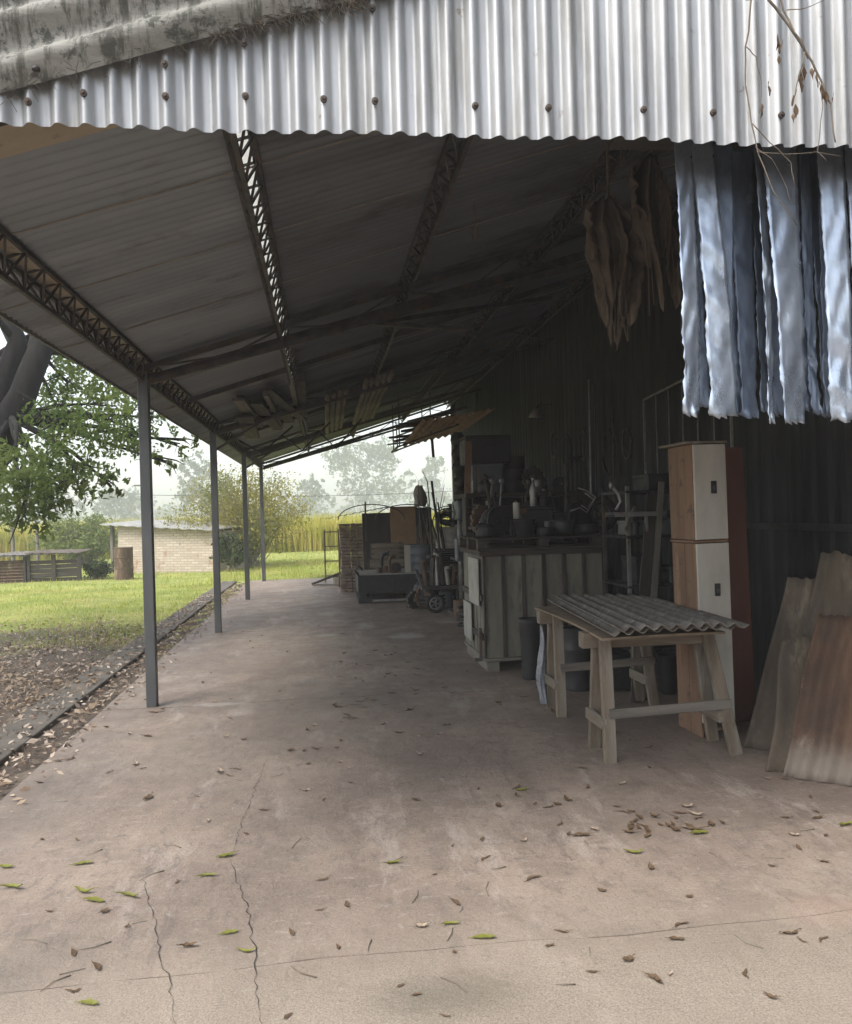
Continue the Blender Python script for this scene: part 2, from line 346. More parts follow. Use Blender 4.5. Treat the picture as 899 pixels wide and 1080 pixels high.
    crack([(282, 800), (262, 850), (250, 885), (243, 905)], .0018)
    return f
FLOOR = floor()
# kerb of long concrete edging stones and the leaf filled gutter
gm = pm('edging_concrete', (.17, .15, .125), (.09, .078, .064), 3, .9, c3=(.11, .095, .075), thr=.58, sc3=4, bs=.6)
mb = MB()
y = -4.0
while y < 20.5:
    L = min(2.0, 20.6-y); mb.box(-2.47, -2.125, y+.006, y+L-.006, -.2, .012, .006); y += 2.0
tag(mb.build('kerb', gm, bevel=.012), kind='structure')
mb = MB(); mb.grid(4, 60, lambda u, w: (-2.13+u*.30, -5+w*25.6, -.028+.01*math.sin(w*190+u*4)))
tag(mb.build('gutter', pm('gutter_dirt', (.12, .09, .068), (.065, .05, .04), 6, 1, bs=.8)), kind='structure')

# ================================================================ THE SHED
shed = thing('open_shed', (PX, YF, 0), 'long open sided tin roofed shed with slim posts and a bright corrugated front', 'shed')
# posts
for k, y in enumerate(PY):
    mb = MB(); w = .085
    mb.box(PX-w/2, PX+w/2, y-w/2, y+w/2, -.05, 2.79)
    p = mb.build('post', M['post'], shed, bevel=.006)
    mb = MB(); mb.box(PX-.075, PX+.075, y-.075, y+.075, 2.772, 2.784); mb.build('post_plate', M['steel'], p)
# corrugated roof, waves running up the slope
def roofpiece(x0, x1, y0, y1, name, m, n=10, per=.086, amp=.012):
    ny = int((y1-y0)/per*n); mb = MB(); vs = []
    rowx = [x0, x1]
    for k in range(ny+1):
        y = y0+(y1-y0)*k/ny; t = math.cos(2*math.pi*(y-y0)/per); o = amp*(abs(t)**.7)*(1 if t > 0 else -1)
        for x in rowx: vs.append((x, y, RZ(x)+.018+o))
    mb.add(vs, [(2*k, 2*k+2, 2*k+3, 2*k+1) for k in range(ny)])
    return mb.build(name, m, shed, smooth=True)
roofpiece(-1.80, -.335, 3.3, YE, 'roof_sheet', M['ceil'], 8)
roofpiece(-.285, WX+.12, 3.3, YE, 'roof_sheet', M['shadowed'], 8)  # wall side takes the copy with shade in its colour
# translucent strip above the second lattice purlin
m, nt, b = nodes('clear_fibreglass'); b.inputs['Base Color'].default_value = (.8, .8, .76, 1); b.inputs['Roughness'].default_value = .5
t = nt.nodes.new('ShaderNodeBsdfTranslucent'); t.inputs[0].default_value = (.7, .7, .66, 1); mx = nt.nodes.new('ShaderNodeMixShader'); mx.inputs[0].default_value = .75
nt.links.new(b.outputs[0], mx.inputs[1]); nt.links.new(t.outputs[0], mx.inputs[2]); nt.links.new(mx.outputs[0], nt.nodes['Material Output'].inputs[0])
mb = MB(); mb.box(-.345, -.275, 3.3, 11.4, RZ(-.31)+.036, RZ(-.31)+.039); mb.build('skylight_strip', m, shed)
# flat tan sheet under the front strip of the roof
mb = MB(); vs = []
for x in (-1.80, WX+.1):
    for y in (YF+.03, 3.36): vs.append((x, y, RZ(x)+.004))
mb.add(vs, [(0, 1, 3, 2)]); mb.build('soffit_sheet', M['soffit'], shed, solid=.004)
# fascia: vertical corrugated sheets
def fascia():
    per, amp, n = .0865, .017, 14
    x0, x1 = -1.30, 4.3; nx = int((x1-x0)/per*n); vs = []
    for k in range(nx+1):
        x = x0+(x1-x0)*k/nx; ph = 2*math.pi*(x-x0)/per
        t = math.cos(ph); t = max(-1, min(1, (t+.35)*1.25))
        y = YF + amp*t + .0035*(int((x-x0)/.865) % 2) + .004*math.sin(x*3.7)*math.sin(x*1.3)
        zb = 2.852 + .004*math.sin(x*7) + .003*math.sin(x*1.7)
        zt = RZ(x)+.02
        for f in (0, .25, .5, .75, 1): 
            vs.append((x, y+.004*math.sin(x*2.3+f*3)*f, zb+(max(zt, zb+.02)-zb)*f))
    mb = MB(); mb.add(vs, [(5*k+j, 5*k+5+j, 5*k+6+j, 5*k+1+j) for k in range(nx) for j in range(4)])
    f = mb.build('fascia', M['zinc'], shed, smooth=True)
    bm_ = pm('bolt_washer', (.10, .075, .06), (.05, .04, .035), 20, .7, .3)
    for px, py in [(31, 107), (88, 98), (170, 101), (253, 101), (333, 104), (388, 106), (492, 111), (568, 113), (667, 115), (742, 118), (823, 121), (172, 67), (253, 45), (385, 8)]:
        p = at(px, py, YF-.019); p.x = x0+(round((p.x-x0)/per-.5)+.5)*per; q = MB()
        ang = [2*math.pi*i/12 for i in range(12)]
        for r0, y0 in ((.0115, .005), (.012, -.004), (.006, -.006), (.0055, -.012)):
            q.v += [(p.x+r0*math.cos(a), p.y+y0, p.z+r0*math.sin(a)) for a in ang]
        for j in range(3): q.f += [(j*12+i, j*12+(i+1) % 12, (j+1)*12+(i+1) % 12, (j+1)*12+i) for i in range(12)]
        q.f.append(tuple(range(36, 48))); q.build('bolt', bm_, f)
    # joint line between two sheets
    return f
fascia()
# barge: corrugated strip folded over the front edge, ribs running up the slope
def barge():
    x0, x1 = -1.86, WX+.6; n = 46; prof = []
    for k in range(n+1):
        s = k/n; wv = .027*math.cos(2*math.pi*s*4.0-2.5)
        hgt, dep = s*.60-.050, -.050+s*.10
        prof.append((dep-wv*.9, hgt+wv*.25-.012))
    vs = []; nx = 30
    for i in range(nx+1):
        x = x0+(x1-x0)*i/nx; w = .004*math.sin(x*5)
        for d, h in prof: vs.append((x-h*.29, YF+d+w, RZ(x)+.004+h))
    mb = MB(); q = n+1
    mb.add(vs, [(i*q+k, (i+1)*q+k, (i+1)*q+k+1, i*q+k+1) for i in range(nx) for k in range(n)])
    o = mb.build('barge_capping', M['barge'], shed, smooth=True)
    p = at(38, 72, YF-.05); q2 = MB(); q2.lathe((p.x, p.y, p.z-.01), [(.004, 0), (.013, .004), (.013, .012), (.004, .02)], 10); q2.build('bolt', M['steel'], o, smooth=True)
barge()
# lattice purlins
def lattice(x, y0, y1, drop=.145, w=.11, name='lattice_purlin', pitch=.27):
    zt = RZ(x)-.012; mb = MB(); c, r = .022, .011
    for s in (-1, 1): mb.bar((x+s*w/2, y0, zt+s*w/2*.309), (x+s*w/2, y1, zt+s*w/2*.309), c)
    mb.bar((x, y0, zt-drop), (x, y1, zt-drop), c)
    o = mb.build(name, M['steel'], shed)
    mb = MB(); n = int((y1-y0)/pitch)
    for k in range(n):
        a, b2, mid = y0+k*pitch, y0+(k+1)*pitch, y0+(k+.5)*pitch
        for s in (-1, 1):
            e = zt+s*w/2*.309
            mb.bar((x+s*w/2, a, e), (x, mid, zt-drop), r); mb.bar((x, mid, zt-drop), (x+s*w/2, b2, e), r)
        mb.bar((x-w/2, a, zt-w/2*.309), (x+w/2, a, zt+w/2*.309), r)
    mb.build('lattice_web', M['steel'], o)
for x in (PX, -.31, .77, 1.98, 3.12): lattice(x, YF+.05, YE-.02)
for y in (4.05, 5.0, 6.1, 8.3, 9.9):
    mb = MB(); mb.add([(x, y+d, RZ(x)+z) for x in (-1.79, WX-.1) for d, z in ((-.009, -.001), (.009, -.001), (.009, .004), (-.009, .004))], [(0, 1, 5, 4), (1, 2, 6, 5), (2, 3, 7, 6), (3, 0, 4, 7)]); mb.build('sheet_lap', M['laps'], shed)
# pale batten over the post line purlin
mb = MB(); mb.box(PX-.05, PX+.05, YF+.06, YE-.03, RZ(PX)-.004, RZ(PX)+.003); mb.build('batten', M['soffit'], shed)
# sloping trusses at the posts
def truss(y, drop=.30, braces=True):
    zt = lambda x: RZ(x)-.035
    x0, x1 = PX-.05, WX-.02; mb = MB(); w = .045
    mb.bar((x0, y, zt(x0)-.02), (x1, y, zt(x1)-.02), w, .05, (0, 1, 0)); 
    mb.bar((x0+.1, y-.03, zt(x0)-.12), (x1, y-.03, zt(x1)-drop), w, .04, (0, 1, 0))
    mb.bar((x0+.1, y+.06, zt(x0)-.08), (x1-.9, y+.06, zt(x1-.9)-drop*.6), .07, .03, (0, 1, 0))
    o = mb.build('truss', M['steel'], shed)
    mb = MB(); n = 9
    for k in range(n):
        a, b2 = x0+.2+(x1-x0-.3)*k/n, x0+.2+(x1-x0-.3)*(k+1)/n
        dl = .12+(drop-.12)*k/n; p, q = (a, y, zt(a)-.04), (b2, y, zt(b2)-dl)
        if k % 2: p, q = (a, y, zt(a)-dl), (b2, y, zt(b2)-.04)
        mb.bar(p, q, .016)
    mb.build('truss_web', M['steel'], o)
    if braces:
        mb = MB(); mb.bar((PX, y, 2.45), (PX+.75, y, zt(PX+.75)-.15), .03); mb.build('knee_brace', M['steel'], o)
for k, y in enumerate(PY[1:]): truss(y, .34 if k < 3 else .30, k in (1, 2))
mb = MB(); mb.bar((.45, 7.2, RZ(.45)-.26), (1.35, 7.25, RZ(.45)-.30), .05, .03); mb.bar((.45, 7.2, RZ(.45)-.26), (2.4, 8.4, RZ(2.4)-.32), .04, .04); mb.build('cross_brace', M['steel'], shed)
for y in (9.3, 13.7, 18.2):
    mb = MB(); mb.bar((PX, y, RZ(PX)-.04), (WX, y, RZ(WX)-.04), .04, .05); mb.build('rafter', M['steel'], shed)
mb = MB(); mb.bar((-1.8, 2.99, RZ(-1.8)-.035), (WX, 2.99, RZ(WX)-.035), .06, .06); mb.build('rafter', M['dwood_x'], shed)
# eave edge strip along the roof
mb = MB(); mb.box(-1.815, -1.80, 3.28, YE, RZ(-1.8)-.012, RZ(-1.8)+.035); mb.build('eave_strip', M['greysteel'], shed)
# tin wall behind the stores
def wall():
    per, amp, n = .19, .013, 10
    y0, y1 = -1.0, YE-.1; ny = int((y1-y0)/per*n); vs = []
    for k in range(ny+1):
        y = y0+(y1-y0)*k/ny; t = math.cos(2*math.pi*(y-y0)/per); t = max(-.5, min(.9, t*1.5))
        vs += [(WX+amp*t, y, -.02), (WX+amp*t, y, 2.2), (WX+amp*t, y, RZ(WX)+.01)]
    mb = MB(); mb.add(vs, [(3*k+j, 3*k+1+j, 3*k+4+j, 3*k+3+j) for k in range(ny) for j in (0, 1)])
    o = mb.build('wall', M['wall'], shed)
    mb = MB()
    for z in (1.35,): mb.box(WX-.055, WX-.016, 3, YE-.12, z, z+.05)
    mb.build('wall_rail', M['black'], o)
    mb = MB(); mb.box(WX-.10, WX+.08, YE-.098, YE+.02, -.02, RZ(WX)-.01); mb.build('corner_post', M['white'], shed)
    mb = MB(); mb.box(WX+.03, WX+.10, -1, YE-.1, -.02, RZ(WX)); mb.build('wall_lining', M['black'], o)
wall()
# ================================================================ OUTDOORS
def crown_tree(name, base, trunk_pts, trunk_r, clumps, nleaf, size, lm, label, cat='tree', group=None, twigs=True, ratio=.45, tn=9, lmname='crown', extra=None):
    t = thing(name, base, label, cat, group)
    mb = MB()
    for pts, rr in trunk_pts:
        P = [Vector(p) for p in pts]; Q = []
        for i in range(len(P)-1):
            for k in range(3): Q.append(P[i].lerp(P[i+1], k/3)+Vector((rnd.uniform(-1, 1), rnd.uniform(-1, 1), 0))*rr[0]*.12)
        Q.append(P[-1]); rs = [rr[0]+(rr[1]-rr[0])*i/(len(Q)-1) for i in range(len(Q))]
        mb.tube(Q, rs, tn)
    ends = [Vector(p[-1]) for p, _ in trunk_pts] + [Vector(p[len(p)//2]) for p, _ in trunk_pts]
    if twigs:
        for c, r, _w in clumps:
            c = Vector(c); s = min(ends, key=lambda e: (e-c).length); mid = s.lerp(c, .55)+Vector((rnd.uniform(-1, 1), rnd.uniform(-1, 1), rnd.uniform(0, 1.2)))*.12*(s-c).length
            w = trunk_r*.2
            mb.tube([s, mid, c], [w, w*.55, w*.2], 6)
            for q in range(4):
                e = c+Vector((rnd.gauss(0, 1), rnd.gauss(0, 1), rnd.gauss(0, .8)))*r*.6
                mb.tube([mid.lerp(c, .6), c.lerp(e, .5)+Vector((0, 0, .05)), e], [w*.3, w*.2, w*.08], 4)
    mb.build('trunk', M['bark'] if name != 'shrub' else M['twig'], t, smooth=True)
    tot = sum(w for _, _, w in clumps); Ps = []
    for c, r, w in clumps:
        n = int(nleaf*w/tot)
        # leaves gather on twiglets inside the clump, leaving gaps
        k = max(3, n//14); cen = blob_points(c, r, k, .8)
        idx = nr.randint(0, k, n); Ps.append(cen[idx]+nr.normal(size=(n, 3))*r*.11)
    leaf_cloud(lmname, np.concatenate(Ps), size, lm, t, ratio)
    return t

# the big tree on the left, branches hanging over the yard
cl = []
for px, py, Y, r, w in [(25, 545, 9.6, .42, 2), (55, 520, 9.8, .42, 2), (15, 505, 9.4, .45, 2), (40, 485, 10, .5, 2.4), (85, 500, 10.2, .4, 1.5), (70, 450, 10.5, .5, 2.2), (60, 430, 12.6, .5, 2),
                        (105, 465, 10.6, .42, 1.6), (72, 405, 12.2, .45, 1.7), (110, 425, 11.4, .45, 1.7), (135, 450, 11.2, .38, 1.2), (95, 385, 11.6, .5, 2), (150, 470, 11.5, .32, .8), (165, 440, 12, .4, 1.1), (190, 468, 12, .27, .5),
                        (125, 400, 12, .5, 1.8), (75, 372, 12.6, .45, 1.4), (0, 470, 13.2, .4, .6), (-20, 520, 10, .4, 1.4), (-90, 430, 12.5, .6, 2), (-60, 550, 9.8, .4, 1.2), (118, 513, 10.6, .22, .4), (70, 350, 13, .4, .8), (178, 489, 11.7, .16, .25), (85, 345, 12.5, .4, 1.0)]:
    cl.append((at(px, py, Y), r, w))
for k in range(20):  # unseen high clumps, added so the crown shades the front left ground
    cl.append(((rnd.uniform(-9, -4.2), rnd.uniform(2.5, 8.5), rnd.uniform(4.8, 7.5)), rnd.uniform(.8, 1.2), 2.4))
for k in range(26):
    a = rnd.uniform(0, 6.28); r = rnd.uniform(.5, 4.2)
    cl.append(((-5.4+r*math.cos(a), 11.2+r*math.sin(a), rnd.uniform(5.0, 8.2)), rnd.uniform(.7, 1.2), 3.2))
tb = (-5.9, 11.4, -.1)
crown_tree('broadleaf_tree', (-5.9, 11.4, 0),
    [([tb, (-5.75, 11.3, .8), at(-25, 525, 11.2), at(12, 440, 11.0), at(42, 372, 11.0), (-3.4, 11.2, 4.6), (-2.9, 11.6, 6.2)], (.25, .10)),
     ([at(-40, 560, 11.4), at(-14, 450, 11.4), at(18, 362, 11.5), (-4.5, 11.8, 5.2), (-4.9, 12.2, 7.0)], (.18, .08)),
     ([at(-25, 525, 11.2), (-6.3, 11.0, 2.8), (-7.2, 10.2, 4.6), (-7.9, 9.8, 6.4)], (.16, .05))],
    .24, cl, 50000, .072, M['canopy'], 'big leafy tree with a dark forked leaning trunk beside the shed', tn=12)

# broad yellowish shrub behind the posts
def shrub(name, label, px, Y, wpx, toppx, lm, nleaf, size, stems, z0=0, spread=1.0, stemw=.016, arch=.5, group=None):
    c = at(px, 560, Y); hh = at(px, toppx, Y).z; hw = wpx/2*Y/F
    t = thing(name, (c.x, Y, z0), label, 'shrub', group); mb = MB(); Ps = []
    for k in range(stems):
        a = rnd.uniform(0, 6.283); e = rnd.uniform(.15, 1.0)**.7
        top = Vector((c.x+hw*e*math.cos(a), Y+hw*e*math.sin(a)*.9, z0+hh*(math.sqrt(max(0.02, 1-(e*.93)**2))*rnd.uniform(.72, 1.04))))
        b0 = Vector((c.x+rnd.uniform(-.2, .2)*hw, Y+rnd.uniform(-.25, .25)*hw, z0-.05)); mid = b0.lerp(top, .5)+Vector((0, 0, arch*.25*hh))
        pts = [b0, b0.lerp(mid, .55)+Vector((0, 0, .04)), mid, mid.lerp(top, .6)+Vector((0, 0, arch*.08*hh)), top]
        mb.tube(pts, [stemw, stemw*.8, stemw*.6, stemw*.4, stemw*.2], 4)
        n = nleaf//stems
        f = nr.uniform(.25, 1.02, n)*4; i = np.minimum(f.astype(int), 3); fr = (f-i)[:, None]
        A = np.array([list(p) for p in pts]); Ps.append(A[i]*(1-fr)+A[i+1]*fr+nr.normal(size=(n, 3))*hw*.075)
    mb.build('stems', M['paletwig'], t); leaf_cloud('foliage', np.concatenate(Ps), size, lm, t, .4); return t
shrub('shrub', 'broad rounded yellowish shrub with bare pale stems behind the posts', 258, 26.5, 168, 492, M['shrub'], 19000, .085, 150)
shrub('shrub', 'light green bushy willow behind the low pen', 85, 31, 105, 541, M['bush'], 7000, .12, 90)
shrub('shrub', 'dark green undergrowth at the foot of the yellowish shrub', 243, 24.6, 40, 560, M['ivy'], 1400, .12, 30)
# far hazy trees
def fartree(px, Y, wpx, top, label, n=1500, crown0=.35, pale=False):
    c = at(px, 540, Y); hh = at(px, top, Y).z; hw = wpx/2*Y/F; cls = []
    for k in range(14):
        a = rnd.uniform(0, 6.28); e = rnd.uniform(0, 1)**.6; z = rnd.uniform(crown0, .95)
        rr = hw*.72*e*math.sqrt(max(.05, 1-((z-.6)/.48)**2))
        cls.append(((c.x+rr*math.cos(a), Y+rr*math.sin(a), hh*z), hw*rnd.uniform(.28, .45), 1))
    cls.append(((c.x, Y, hh*.96-hw*.2), hw*.3, .8))
    r = .012*hh+.05
    crown_tree('distant_tree', (c.x, Y, 0), [([(c.x, Y, -.2), (c.x+.1*hw, Y, hh*.35), (c.x-.05*hw, Y, hh*.7), (c.x, Y, hh*.92)], (r, r*.25)),
        ([(c.x+.06*hw, Y, hh*.25), (c.x+.35*hw, Y, hh*.5), (c.x+.5*hw, Y, hh*.75)], (r*.6, r*.15)), ([(c.x, Y, hh*.3), (c.x-.3*hw, Y, hh*.55), (c.x-.5*hw, Y, hh*.78)], (r*.5, r*.15))],
        r*1.1, cls, n, .16+.0028*Y, M['fartree'], label, group='hazy trees beyond the field', ratio=.6, tn=6)
fartree(383, 205, 118, 462, 'tall pale hazy tree seen under the far end of the roof', 4200)
fartree(455, 215, 66, 486, 'hazy tree beside the white end of the tin wall', 1600)
fartree(325, 190, 60, 506, 'low hazy tree just right of the yellowish shrub', 1200)
fartree(210, 160, 84, 486, 'hazy tree rising behind the left side of the yellowish shrub', 2200)
fartree(118, 170, 76, 516, 'small hazy tree beyond the low white brick shed', 1500)
fartree(48, 150, 80, 508, 'hazy tree half hidden by the hanging branches of the big tree', 1800)
fartree(-40, 150, 100, 500, 'hazy tree at the far side of the cane field behind the leaning trunk', 1500)
# far wood, one mass
P = []
for k in range(260):
    x = rnd.uniform(-230, 170); yy = 240+rnd.uniform(-6, 14)
    P.append(blob_points((x, yy, rnd.uniform(.5, 5.5+2.5*math.sin(x*.09))), rnd.uniform(2.5, 5), 60, .9))
tag(leaf_cloud('distant_woods', np.concatenate(P), 1.1, M['fartree'], None, .65), 'hazy band of woodland on the horizon', 'woods', kind='stuff')
# cane field
def cane():
    n = 11000; X = nr.uniform(-46, 16, n); Y = 36+nr.uniform(0, 1, n)**1.6*22; V, Fq = [], []
    X = X*(Y/36)
    B = np.stack([X, Y, np.zeros(n)], 1); vs = []
    for b in range(4):
        ang = nr.uniform(0, 6.28, n); lean = nr.uniform(.08, .40, n); h = nr.uniform(1.15, 1.78, n); w = nr.uniform(.018, .036, n)
        d = np.stack([np.cos(ang), np.sin(ang), np.zeros(n)], 1); s = np.stack([-np.sin(ang), np.cos(ang), np.zeros(n)], 1)
        z = np.array([0, 0, 1.0])
        p0 = B+d*.02; p1 = B+d*(lean*.45)[:, None]+z*(h*.62)[:, None]; p2 = B+d*(lean*1.35)[:, None]+z*(h*nr.uniform(.82, 1.02, n))[:, None]
        q = np.stack([p0-s*w[:, None]*.6, p0+s*w[:, None]*.6, p1-s*w[:, None], p1+s*w[:, None], p2-s*w[:, None]*.15, p2+s*w[:, None]*.15], 1)
        vs.append(q)
    A = np.concatenate(vs); m = len(A); V = A.reshape(-1, 3); base = np.arange(m)[:, None]*6
    Fq = np.concatenate([base+np.array([0, 1, 3, 2]), base+np.array([2, 3, 5, 4])])
    tag(np_mesh('cane_field', V, Fq, M['cane']), 'yellow green strip of tall cane beyond the lawn', 'crop field', kind='stuff')
cane()
# lawn blades
def blades(n, fx, fy, hmin, hmax, w):
    X, Y = fx(n), fy(n); keep = np.ones(n, bool)
    nz = np.sin(X*1.3+Y*.7)*.8+np.sin(Y*1.9-X*.6)*.7+nr.normal(size=n)*.6
    edge = 11.4+nz*1.7-.12*X
    pt = np.sin(X*2.3+2*np.sin(Y*.9))*np.sin(Y*1.6+1.7*np.sin(X*.7)); keep &= (pt+nr.normal(size=n)*.5 > -.75)
    keep &= (Y > edge) & ((X < -2.52) | (Y > 20.7)); X, Y = X[keep], Y[keep]; k = len(X)
    h = nr.uniform(hmin, hmax, k); a = nr.uniform(0, 6.28, k); l = nr.uniform(.1, .8, k)*h
    c, s = np.cos(a), np.sin(a); t = nr.uniform(0, 6.28, k)
    B = np.stack([X, Y, np.array([gz(a_, b_) for a_, b_ in zip(X, Y)])-.01], 1)
    p0 = B+np.stack([-s*w, c*w, 0*h], 1); p1 = B+np.stack([s*w, -c*w, 0*h], 1); p2 = B+np.stack([c*l, s*l, h], 1)
    return np.stack([p0, p1, p2], 1)
A = np.concatenate([blades(52000, lambda n: nr.uniform(-16, -2.5, n), lambda n: nr.uniform(9.5, 20, n), .03, .085, .006),
                    blades(34000, lambda n: nr.uniform(-26, 6, n), lambda n: 19.5+nr.uniform(0, 1, n)**1.4*17, .04, .12, .010),
                    blades(9000, lambda n: nr.uniform(-2.9, 2, n), lambda n: nr.uniform(20.7, 30, n), .05, .16, .008)])
tag(np_mesh('grass', A.reshape(-1, 3), np.arange(len(A)*3).reshape(-1, 3), M['grass'], nv=3), 'short bright green lawn grass', 'grass', kind='stuff')
# leaf litter under the tree and in the gutter
n = 40000; X = -2.5-nr.uniform(0, 1, n)**1.1*6.5; Y = nr.uniform(-1, 14.2, n); ok = nr.uniform(0, 1, n) < np.clip(1.2-(Y-9.5)/4.2, .1, 1)
ok &= (np.sin(X*2.1+1)*np.sin(Y*1.7)+nr.normal(size=n)*.6) > -.55
A = np.stack([X, Y, np.array([gz(a_, b_) for a_, b_ in zip(X, Y)])+nr.uniform(.006, .03, n)], 1)[ok]
n = 1500; B = np.stack([nr.uniform(-2.11, -1.86, n), 3.5+nr.uniform(0, 1, n)**1.3*16, nr.uniform(-.012, .012, n)], 1)
n = 900; D = np.stack([nr.uniform(-2.46, -2.14, n), 3.5+nr.uniform(0, 1, n)*14, nr.uniform(.016, .022, n)], 1)
n = 260; E = np.stack([-1.83+np.abs(nr.normal(size=n))*.09, 4.2+nr.uniform(0, 1, n)*14, nr.uniform(.006, .012, n)], 1)
tag(leaf_cloud('leaf_litter', np.concatenate([A, B, D, E]), .052, M['litter'], None, .42, flat=.6), 'dry fallen leaves covering the bare earth and filling the gutter', 'leaf litter', kind='stuff')

# low whitewashed brick shed
def brickshed():
    L, Rr = gr(116, 603), gr(228, 603); zt = 1.42
    d = (Rr-L); ln = d.length; d.normalize(); nrm = Vector((-d.y, d.x, 0)); dep = 1.9
    t = thing('brick_shed', (L.x, L.y, 0), 'low whitewashed brick shed with a pale sloping sheet roof', 'shed')
    mm, nt, b = nodes('whitewashed_brick')
    tc = nt.nodes.new('ShaderNodeTexCoord'); mp = nt.nodes.new('ShaderNodeMapping')
    mp.inputs['Rotation'].default_value = (R(90), 0, math.atan2(d.y, d.x)); nt.links.new(tc.outputs['Object'], mp.inputs[0])
    mp.vector_type = 'TEXTURE'
    bk = nt.nodes.new('ShaderNodeTexBrick'); nt.links.new(mp.outputs[0], bk.inputs[0]); bk.inputs['Scale'].default_value = 1
    bk.inputs['Brick Width'].default_value = .25; bk.inputs['Row Height'].default_value = .075; bk.inputs['Mortar Size'].default_value = .012
    bk.inputs['Color1'].default_value = (.58, .50, .42, 1); bk.inputs['Color2'].default_value = (.44, .36, .295, 1); bk.inputs['Mortar'].default_value = (.36, .31, .25, 1)
    c = mixc(nt, ramp(nt, noise(nt, 1.6, 7, .75), .55, .68), bk.outputs['Color'], (.33, .20, .14))
    nt.links.new(c, b.inputs['Base Color']); b.inputs['Roughness'].default_value = .9; bump(nt, b, bk.outputs['Fac'], -.6, .02)
    def P(s, q, z): return L+d*s+nrm*q+Vector((0, 0, z))
    def slab(name, s0, s1, q0, q1, z0, z1a, z1b, m, **k):
        mb = MB(); vs = [P(s0, q0, z0), P(s1, q0, z0), P(s1, q1, z0), P(s0, q1, z0), P(s0, q0, z1a), P(s1, q0, z1b), P(s1, q1, z1b), P(s0, q1, z1a)]
        mb.add(vs, [(3, 2, 1, 0), (4, 5, 6, 7), (0, 1, 5, 4), (1, 2, 6, 5), (2, 3, 7, 6), (3, 0, 4, 7)]); return mb.build(name, m, t, **k)
    slab('wall', .34, ln, 0, .14, -.05, zt-.03, zt-.25, mm)
    slab('side_wall', ln-.14, ln, .142, dep, -.05, zt-.25, zt-.25, mm); slab('side_wall', .34, .48, .142, dep, -.05, zt-.04, zt-.04, mm); slab('back_wall', .482, ln-.142, dep-.14, dep, -.05, zt-.03, zt-.25, mm)
    slab('corner_post', 0.02, .12, .02, .12, -.05, zt+.01, zt+.01, M['gwood_z'])
    mb = MB(); nv = 40
    vs = []
    for k in range(nv+1):
        s = -.12+(ln+.24)*k/nv; z = zt+.02-(.24)*k/nv+.012*math.cos(k*1.57)
        vs += [P(s, -.25, z), P(s, dep+.2, z+.10)]
    mb.add(vs, [(2*k, 2*k+2, 2*k+3, 2*k+1) for k in range(nv)]); mb.build('roof', M['palegrey'], t, solid=.03)
brickshed()
# low pen of old sheets on the lawn
def pen():
    Y = 22.6; c = at(-30, 612, Y)
    t = thing('low_pen', (c.x, Y, 0), 'low pen patched together from rusty sheets and grey boards', 'pen')
    def R4(a, b, cc, dd, Yy): return box_at(a, b, cc, dd, Yy)
    x0, x1, z0, z1 = R4(-60, 588, 26, 612, Y)
    mb = MB(); mb.grid(2, 60, lambda u, w: (x0+(x1-x0)*u, Y+.02*math.cos(w*50), -.02+w*.62)); mb.build('rusty_sheet', M['rust'], t, solid=.004)
    x2, x3, *_ = R4(30, 588, 84, 612, Y)
    mb = MB()
    for k in range(5): mb.box(x2, x3, Y, Y+.03, .02+k*.115, .02+k*.115+.10, .01)
    mb.build('board_wall', M['dwood_x'], t)
    for xx in (x1+.03, x2, (x2+x3)/2, x3): 
        mb = MB(); mb.box(xx-.05, xx+.05, Y-.06, Y-.002, -.05, .68+rnd.uniform(0, .1)); mb.build('post', M['dwood_z'], t)
    for k in range(4):
        mb = MB(); a = x0+(x3-x0)*(.0+k*.2); b2 = a+(x3-x0)*.42; zz = .70+k*.022
        mb.grid(14, 3, lambda u, w: (a+(b2-a)*u, Y-.2+w*1.5+k*.03, zz+.012*math.cos(u*44)+.04*w-.02*u)); mb.build('roof_sheet', [M['oldsheet'], M['fibro'], M['fibro'], M['oldsheet']][k], t, solid=.008)
pen()
shrub('shrub', 'dark green tangle of creeper between the pen and the rusty drum', 102, 23.0, 40, 589, M['ivy'], 2600, .075, 40, arch=.3)
g = gr(131, 611); mb = MB(); mb.lathe((g.x, g.y, -.02), [(.24, 0), (.25, .02), (.24, .04), (.24, .30), (.252, .32), (.24, .34), (.24, .58), (.252, .60), (.24, .62), (.24, .84), (.25, .86), (.23, .865)], 24)
solo(mb, 'drum', M['rust'], 'upright rusty drum standing at the corner of the brick shed', 'drum', smooth=False)
for px, py, lb in ((12, 548, 'thin wooden stake behind the left end of the pen'), (38, 550, 'thicker wooden stake behind the pen roof'), (-14, 552, 'wooden stake farthest from the rusty drum')):
    a = at(px, py, 27); mb = MB(); mb.tube([(a.x, 27, -.1), (a.x+.03, 27, a.z*.6), (a.x, 27, a.z)], [.06, .055, .045], 7); solo(mb, 'stake', M['gwood_z'], lb, 'stake', 'stakes behind the pen')
# overhead wire far behind
A, B = at(150, 522, 42), at(560, 513, 42); mb = MB()
mb.tube([A.lerp(B, i/12)+Vector((0, 0, -.25*math.sin(math.pi*i/12))) for i in range(13)], .012, 5)
wl = solo(mb, 'overhead_wire', M['black'], 'thin dark wire strung across beyond the end of the roof', 'wire')
for px in (150, 560):
    a = at(px, 514, 42); mb = MB(); mb.tube([(a.x, 42, -.2), (a.x, 42, a.z+.3)], [.10, .07], 8); mb.bar((a.x-.4, 42.09, a.z+.1), (a.x+.4, 42.09, a.z+.1), .07)
    solo(mb, 'utility_pole', M['gwood_z'], 'wooden pole carrying the wire, '+('hidden among the tree branches' if px == 150 else 'hidden behind the tin wall'), 'pole')
